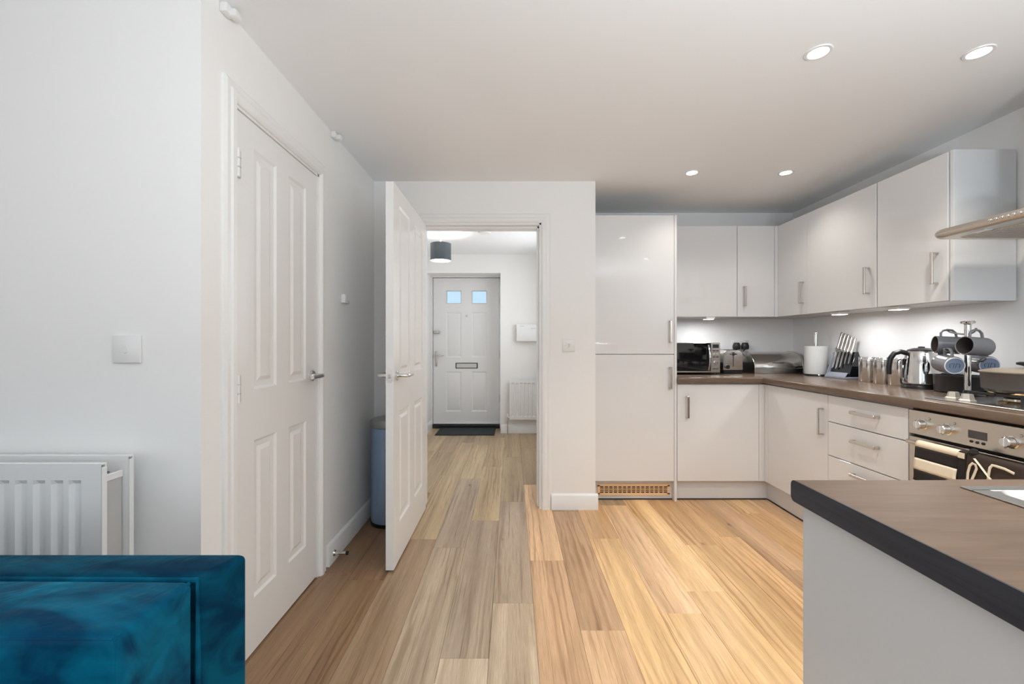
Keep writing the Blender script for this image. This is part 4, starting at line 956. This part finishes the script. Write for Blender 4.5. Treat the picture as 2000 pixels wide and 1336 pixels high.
m4 = copy_tree(m1); m4['label'] = 'grey mug on the lower right arm, stamped base beside the pan'; place(m4, (0.33, 0.94), (2.262, 2.052, 1.068), 0.06)
# pans
pa = thing('saucepan', 'dark low pan on the worktop behind the mug tree', 'pan', (2.325, 2.195, Z))
put('pan_body', MB().lathe([(0, 0.0), (0.105, 0.0), (0.112, 0.008), (0.114, 0.085), (0.116, 0.088), (0.111, 0.088), (0.108, 0.012), (0, 0.010)], (2.325, 2.195, Z), 40), M_PANB, pa)
pn = thing('casserole_pan', 'taupe lidded pan with copper-coloured base on the hob, right edge', 'pan', (2.115, 1.75, 0.962))
pz = 0.9625
put('pan_body', MB().lathe([(0, 0.006), (0.120, 0.006), (0.130, 0.018), (0.133, 0.082), (0.136, 0.086), (0, 0.086)], (2.115, 1.75, pz), 44), M_PANT, pn)
put('pan_base', MB().lathe([(0, 0), (0.112, 0), (0.116, 0.006), (0, 0.006)], (2.115, 1.75, pz), 40), M_GOLDB, pn)
ld = put('lid', MB().lathe([(0.137, 0.086), (0.138, 0.090), (0.10, 0.101), (0.03, 0.106), (0, 0.106)], (2.115, 1.75, pz), 40, cap=False), M_PANTL, pn)
put('lid_knob', MB().lathe([(0.008, 0), (0.010, 0.008), (0.030, 0.014), (0.032, 0.022), (0.022, 0.026), (0, 0.026)], (2.115, 1.75, pz+0.105), 24), M_BLACK, ld)

# ------------------------------------------------------------------ wall plates, sensors, fittings
def switch(name, c, n, label, rock=(0.010, 0.020), extra=None):
    c = Vector(c); n = Vector(n); b = Vector((0, 0, 1)).cross(n)
    t = thing(name, label, 'switch', c)
    put('plate', MB().obox(c+n*0.0045, (b, (0, 0, 1), n), (0.043, 0.043, 0.0045), 0.003, 2), M_WHITEP, t)
    put('rocker', MB().obox(c+n*0.0095, (b, Vector((0, 0, 1))+n*0.08, n), (rock[0]/2, rock[1]/2, 0.0022), 0.0008), M_WHITEP, t)
    return t
switch('light_switch', (-1.196, YN, 1.153), (0, -1, 0), 'single rocker white light switch above the living radiator', (0.011, 0.024))
ps = switch('fan_switch', (0.399, YP, 1.150), (0, -1, 0), 'white isolator switch on the partition beside the doorway', (0.026, 0.034))
put('fuse_window', MB().box(0.396, 0.402, YP-0.0128, YP-0.0105, 1.138, 1.164), M_GREYP, ps); put('indicator', MB().box(0.372, 0.376, YP-0.0100, YP-0.0085, 1.147, 1.153), M_GREYP, ps)
th = thing('wall_sensor', 'small white box sensor on the wall behind the cupboard door', 'sensor', (XL, 2.44, 1.42))
put('case', MB().box(XL+0.0005, XL+0.026, 2.415, 2.465, 1.397, 1.447, 0.004, 2), M_WHITEP, th)
put('dial', MB().cyl((XL+0.001, 2.480, 1.405), (XL+0.020, 2.480, 1.405), 0.010, seg=14), M_GREYP, th)
for y, lb in ((1.435, 'small white bracket at the ceiling edge above cupboard door hinge'), (2.305, 'small white bracket at the ceiling edge past the cupboard door')):
    t = thing('ceiling_bracket', lb, 'bracket', (XL, y, CEIL), 'white brackets at the ceiling edge')
    put('block', MB().box(XL+0.0005, XL+0.026, y-0.024, y+0.018, CEIL-0.032, CEIL-0.0005, 0.004, 2), M_WHITEP, t)
    put('clip', MB().box(XL+0.018, XL+0.044, y-0.006, y+0.028, CEIL-0.034, CEIL-0.010, 0.004, 2), M_WHITEP, t)
ds = thing('door_stop', 'chrome door stop with black tip on the skirting', 'door stop', (XL+0.018, 2.285, 0.045))
put('rose', MB().lathe([(0, 0), (0.017, 0), (0.015, 0.004), (0, 0.005)], (XL+0.0185, 2.285, 0.045), 18, (1, 0, 0)), M_CHROME, ds)
put('stem', MB().cyl((XL+0.022, 2.285, 0.045), (XL+0.080, 2.285, 0.045), 0.008, 0.009, 16), M_CHROME, ds)
put('tip', MB().cyl((XL+0.080, 2.285, 0.045), (XL+0.092, 2.285, 0.045), 0.011, seg=16, bev=0.002), M_BLACK, ds)

# pedal bin behind the open door
BX, BY = -0.802, 2.80
bn = thing('pedal_bin', 'tall slim blue-grey bin with grey lid behind the open door', 'bin', (BX, BY, 0))
put('base', MB().lathe([(0, 0), (0.120, 0), (0.122, 0.022), (0, 0.022)], (BX, BY, 0), 36), M_BLACK, bn)
put('body', MB().lathe([(0, 0.022), (0.116, 0.022), (0.118, 0.030), (0.118, 0.625), (0, 0.625)], (BX, BY, 0), 44), M_BIN, bn)
put('lid', MB().lathe([(0, 0.628), (0.121, 0.628), (0.123, 0.634), (0.122, 0.664), (0.112, 0.678), (0.06, 0.686), (0, 0.687)], (BX, BY, 0), 44), M_BINLID, bn)

# ------------------------------------------------------------------ radiators
def ribbed(mb, x0, x1, z0, z1, y, pitch, depth, band, n0=0.03):
    """ribbed front skin at y facing -Y with vertical grooves"""
    us = []; W_ = x1-x0; n = int((W_-2*n0)/pitch); a = (W_-n*pitch)/2
    prof = [(0.0, 0), (0.16, 0), (0.32, 1), (0.68, 1), (0.84, 0)]
    cols = [(x0, 0)]
    for i in range(n):
        for f, d in prof: cols.append((x0+a+(i+f)*pitch, d))
    cols += [(x1-a, 0), (x1, 0)]
    rows = [(z0, 0), (z0+band, 0), (z0+band+0.012, 1), (z1-band-0.012, 1), (z1-band, 0), (z1, 0)]
    V = [(x, y+depth*d*w, z) for x, d in cols for z, w in rows]; R = len(rows)
    F = [[i*R+j, (i+1)*R+j, (i+1)*R+j+1, i*R+j+1] for i in range(len(cols)-1) for j in range(R-1)]
    mb.quads(V, F)
ra = thing('radiator', 'large white double panel radiator behind the teal sofa', 'radiator', (-1.7, YN, 0.13))
rx0, rx1, rz0, rz1 = -2.34, -1.143, 0.135, 0.835
m = MB(); ribbed(m, rx0, rx1, rz0, rz1, 1.187, 0.050, 0.010, 0.045); m.box(rx0, rx1, 1.1985, 1.203, rz0, rz1)
m.box(rx0+0.0005, rx0+0.006, 1.1875, 1.2025, rz0+0.001, rz1-0.001).box(rx1-0.005, rx1+0.0015, 1.1885, 1.2035, rz0+0.001, rz1-0.010, 0.0012).box(rx0+0.001, rx1-0.001, 1.1885, 1.2035, rz1-0.004, rz1+0.0012, 0.001).box(rx0+0.001, rx1-0.001, 1.1875, 1.2025, rz0+0.0005, rz0+0.003)
put('front_panel', m, M_RADW, ra, smooth=25)
m = MB(); ribbed(m, rx0, rx1, rz0, rz1, 1.272, 0.050, 0.010, 0.045); m.box(rx0, rx1, 1.284, 1.288, rz0, rz1)
m.box(rx1-0.005, rx1+0.0015, 1.2735, 1.2885, rz0+0.001, rz1-0.010, 0.0012).box(rx0+0.001, rx1-0.001, 1.2735, 1.2885, rz1-0.004, rz1+0.0012, 0.001).box(rx0+0.0005, rx0+0.006, 1.2725, 1.2875, rz0+0.001, rz1-0.001)
put('back_panel', m, M_RADW, ra, smooth=25)
V = []; F = []; nf = 46
for i in range(nf*2):
    x = rx0+0.02+(rx1-rx0-0.07)*i/(nf*2-1); yy = 1.206 if i % 4 in (0, 3) else 1.234
    V += [(x, yy, rz0+0.05), (x, yy, rz1-0.06)]
F = [[2*i, 2*i+2, 2*i+3, 2*i+1] for i in range(nf*2-1)]
V2 = [(x, 2.474-y, z) for x, y, z in V]
put('convector_fins', MB().quads(V, F).quads(V2, F), M_RADIN, ra)
put('side_panel', MB().box(rx1-0.022, rx1-0.018, 1.205, 1.268, rz0+0.02, rz1-0.055), M_RADIN, ra, 'grey inner side plate')
put('side_rail', MB().box(rx1-0.024, rx1-0.014, 1.204, 1.270, rz1-0.060, rz1-0.040, 0.002), M_RADW, ra)
for x in (rx0+0.2, rx1-0.2): put('wall_bracket', MB().box(x, x+0.03, 1.288, YN, rz0+0.1, rz1-0.1), M_GREYP, ra)
hr = thing('radiator', 'small white single radiator on the hall end wall beside the front door', 'radiator', (0.22, YH, 0.2))
m = MB(); ribbed(m, -0.03, 0.47, 0.19, 0.692, 5.41, 0.0525, 0.010, 0.035, 0.012); m.box(-0.03, 0.47, 5.423, 5.435, 0.19, 0.692, 0.001)
m.box(-0.032, -0.027, 5.411, 5.4345, 0.191, 0.691).box(-0.029, 0.469, 5.411, 5.4345, 0.689, 0.6935).box(-0.029, 0.469, 5.411, 5.4345, 0.1885, 0.192)
put('front_panel', m, M_RADW, hr, smooth=25)
put('wall_bracket', MB().box(0.1, 0.13, 5.435, YH, 0.3, 0.6).box(0.33, 0.36, 5.435, YH, 0.3, 0.6), M_GREYP, hr)
v = put('valve', MB().cyl((-0.055, 5.43, 0.0), (-0.055, 5.43, 0.20), 0.0075, seg=12).cyl((-0.055, 5.43, 0.215), (-0.028, 5.43, 0.215), 0.009, seg=12).lathe([(0, 0), (0.014, 0), (0.014, 0.03), (0, 0.03)], (-0.055, 5.43, 0.195), 14), M_CHROME, hr)
put('valve_cap', MB().cyl((-0.055, 5.43, 0.225), (-0.055, 5.43, 0.258), 0.015, 0.013, 16), M_WHITEP, v)

# ------------------------------------------------------------------ hall things
cu = thing('fuse_box', 'white fuse box on the hall end wall above the small radiator', 'fuse box', (0.23, YH, 1.18))
put('case', MB().box(0.055, 0.42, 5.405, YH-0.0005, 1.180, 1.400, 0.006, 2), M_WHITEP, cu)
put('cover', MB().box(0.060, 0.415, 5.395, 5.406, 1.185, 1.335, 0.004, 2), M_WHITEP, cu)
put('vent_slot', MB().box(0.10, 0.15, 5.4035, 5.4055, 1.372, 1.378).box(0.24, 0.30, 5.4035, 5.4055, 1.344, 1.350), M_GREYP, cu)
pd = thing('pendant_lamp', 'grey drum pendant lamp with glowing white underside in the hall', 'lamp', (-0.735, 4.4, CEIL))
put('ceiling_rose', MB().lathe([(0, 0), (0.048, 0), (0.044, -0.014), (0.02, -0.026), (0, -0.026)], (-0.735, 4.4, CEIL-0.0005), 24), M_WHITEP, pd)
put('flex', MB().cyl((-0.735, 4.4, CEIL-0.026), (-0.735, 4.4, 2.12), 0.0035, seg=8), M_WHITEP, pd)
sh = put('shade', MB().lathe([(0.106, 2.012), (0.106, 2.188)], (-0.735, 4.4, 0), 44, cap=False), M_SHADE, pd)
put('shade_lining', MB().lathe([(0.1045, 2.013), (0.1045, 2.187)], (-0.735, 4.4, 0), 44, cap=False), M_SHADEIN, sh)
put('diffuser', MB().lathe([(0, 2.016), (0.1035, 2.016), (0.1035, 2.019), (0, 2.019)], (-0.735, 4.4, 0), 40), M_GLOW, pd)
sa = thing('smoke_alarm', 'round white smoke alarm on the hall ceiling', 'smoke alarm', (-0.276, 4.34, CEIL))
put('body', MB().lathe([(0, 0), (0.068, 0), (0.068, -0.012), (0.058, -0.026), (0, -0.030)], (-0.276, 4.34, CEIL-0.0005), 32), M_WHITEP, sa)
put('vent_ring', MB().lathe([(0.0685, -0.012), (0.0700, -0.014), (0.0665, -0.017)], (-0.276, 4.34, CEIL), 32, cap=False), M_GREYP, sa)
dm = thing('doormat', 'dark grey doormat in front of the front door', 'mat', (-0.6, 5.58, 0))
put('pile', MB().box(-0.968, -0.226, 5.366, 5.794, 0.003, 0.010, 0.002), M_MAT, dm)
put('border', MB().box(-0.976, -0.218, 5.358, 5.802-0.004, 0.0005, 0.004, 0.001), M_BLACK, dm)

# ------------------------------------------------------------------ sofa
sf = thing('sofa', 'teal velvet sofa with boxed back cushion in left foreground', 'sofa', (-1.4, 0.45, 0))
SXR = -0.560
m = MB().prism([(-2.45, 0.772), (SXR-0.002, 0.772), (-0.529, 0.856), (-2.45, 0.856)], 'z', 0.09, 0.752, 0.012, 4)
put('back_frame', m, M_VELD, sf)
put('back_piping', MB().tube([(-2.44, 0.771, 0.744), (-1.5, 0.771, 0.747), (SXR-0.008, 0.771, 0.744), (SXR-0.008, 0.771, 0.6), (SXR-0.012, 0.771, 0.30)], 0.005, 8), M_VEL, sf)
put('seat_frame', MB().box(-2.45, SXR-0.01, -0.02, 0.77, 0.09, 0.30, 0.015, 3), M_VEL, sf)
def cushion(x0, x1, y0, y1, z0, z1, name):
    t = bmesh.new(); bmesh.ops.create_cube(t, size=1)
    for v in t.verts: v.co = Vector(((x0+x1)/2+v.co.x*(x1-x0), (y0+y1)/2+v.co.y*(y1-y0), (z0+z1)/2+v.co.z*(z1-z0)))
    bmesh.ops.bevel(t, geom=list(t.edges), offset=0.014, segments=4, affect='EDGES', profile=0.5)
    bmesh.ops.subdivide_edges(t, edges=[e for e in t.edges if e.calc_length() > 0.05], cuts=9, use_grid_fill=True)
    cx, cy, cz = (x0+x1)/2, (y0+y1)/2, (z0+z1)/2
    for v in t.verts:
        a, b, c = (v.co.x-cx)/(x1-x0)*2, (v.co.y-cy)/(y1-y0)*2, (v.co.z-cz)/(z1-z0)*2
        bul = lambda p, q: max(0, 1-p*p)*max(0, 1-q*q)
        v.co.z += 0.010*bul(a, b)*(1 if c > 0 else -0.3)*abs(c); v.co.y += 0.012*bul(a, c)*(1 if b > 0 else -1)*abs(b)*(1 if b < 0 else 0.1)
    mm = MB(); mm._join(t); o = put(name, mm, M_VEL, sf, smooth=60); return o
c1 = cushion(-1.50, SXR-0.006, 0.612, 0.760, 0.44, 0.752, 'back_cushion'); cushion(-2.44, -1.505, 0.612, 0.760, 0.44, 0.752, 'back_cushion')
a0, a1, b0, b1, zt = -1.492, SXR-0.013, 0.617, 0.756, 0.746
put('piping', MB().tube([(a0, b0, zt), (a1-0.004, b0, zt), (a1, b0+0.004, zt), (a1, b1, zt)], 0.0035, 8).tube([(a1, b0, zt), (a1+0.001, b0, 0.60), (a1, b0, 0.46)], 0.003, 8), M_VEL, c1)
cushion(-1.50, SXR-0.008, -0.01, 0.606, 0.30, 0.435, 'seat_cushion'); cushion(-2.44, -1.505, -0.01, 0.606, 0.30, 0.435, 'seat_cushion')
for x in (-2.38, -0.63):
    for y in (0.05, 0.78): put('leg', MB().cyl((x, y, 0.0), (x, y, 0.10), 0.016, 0.024, 14), M_IRON, sf)
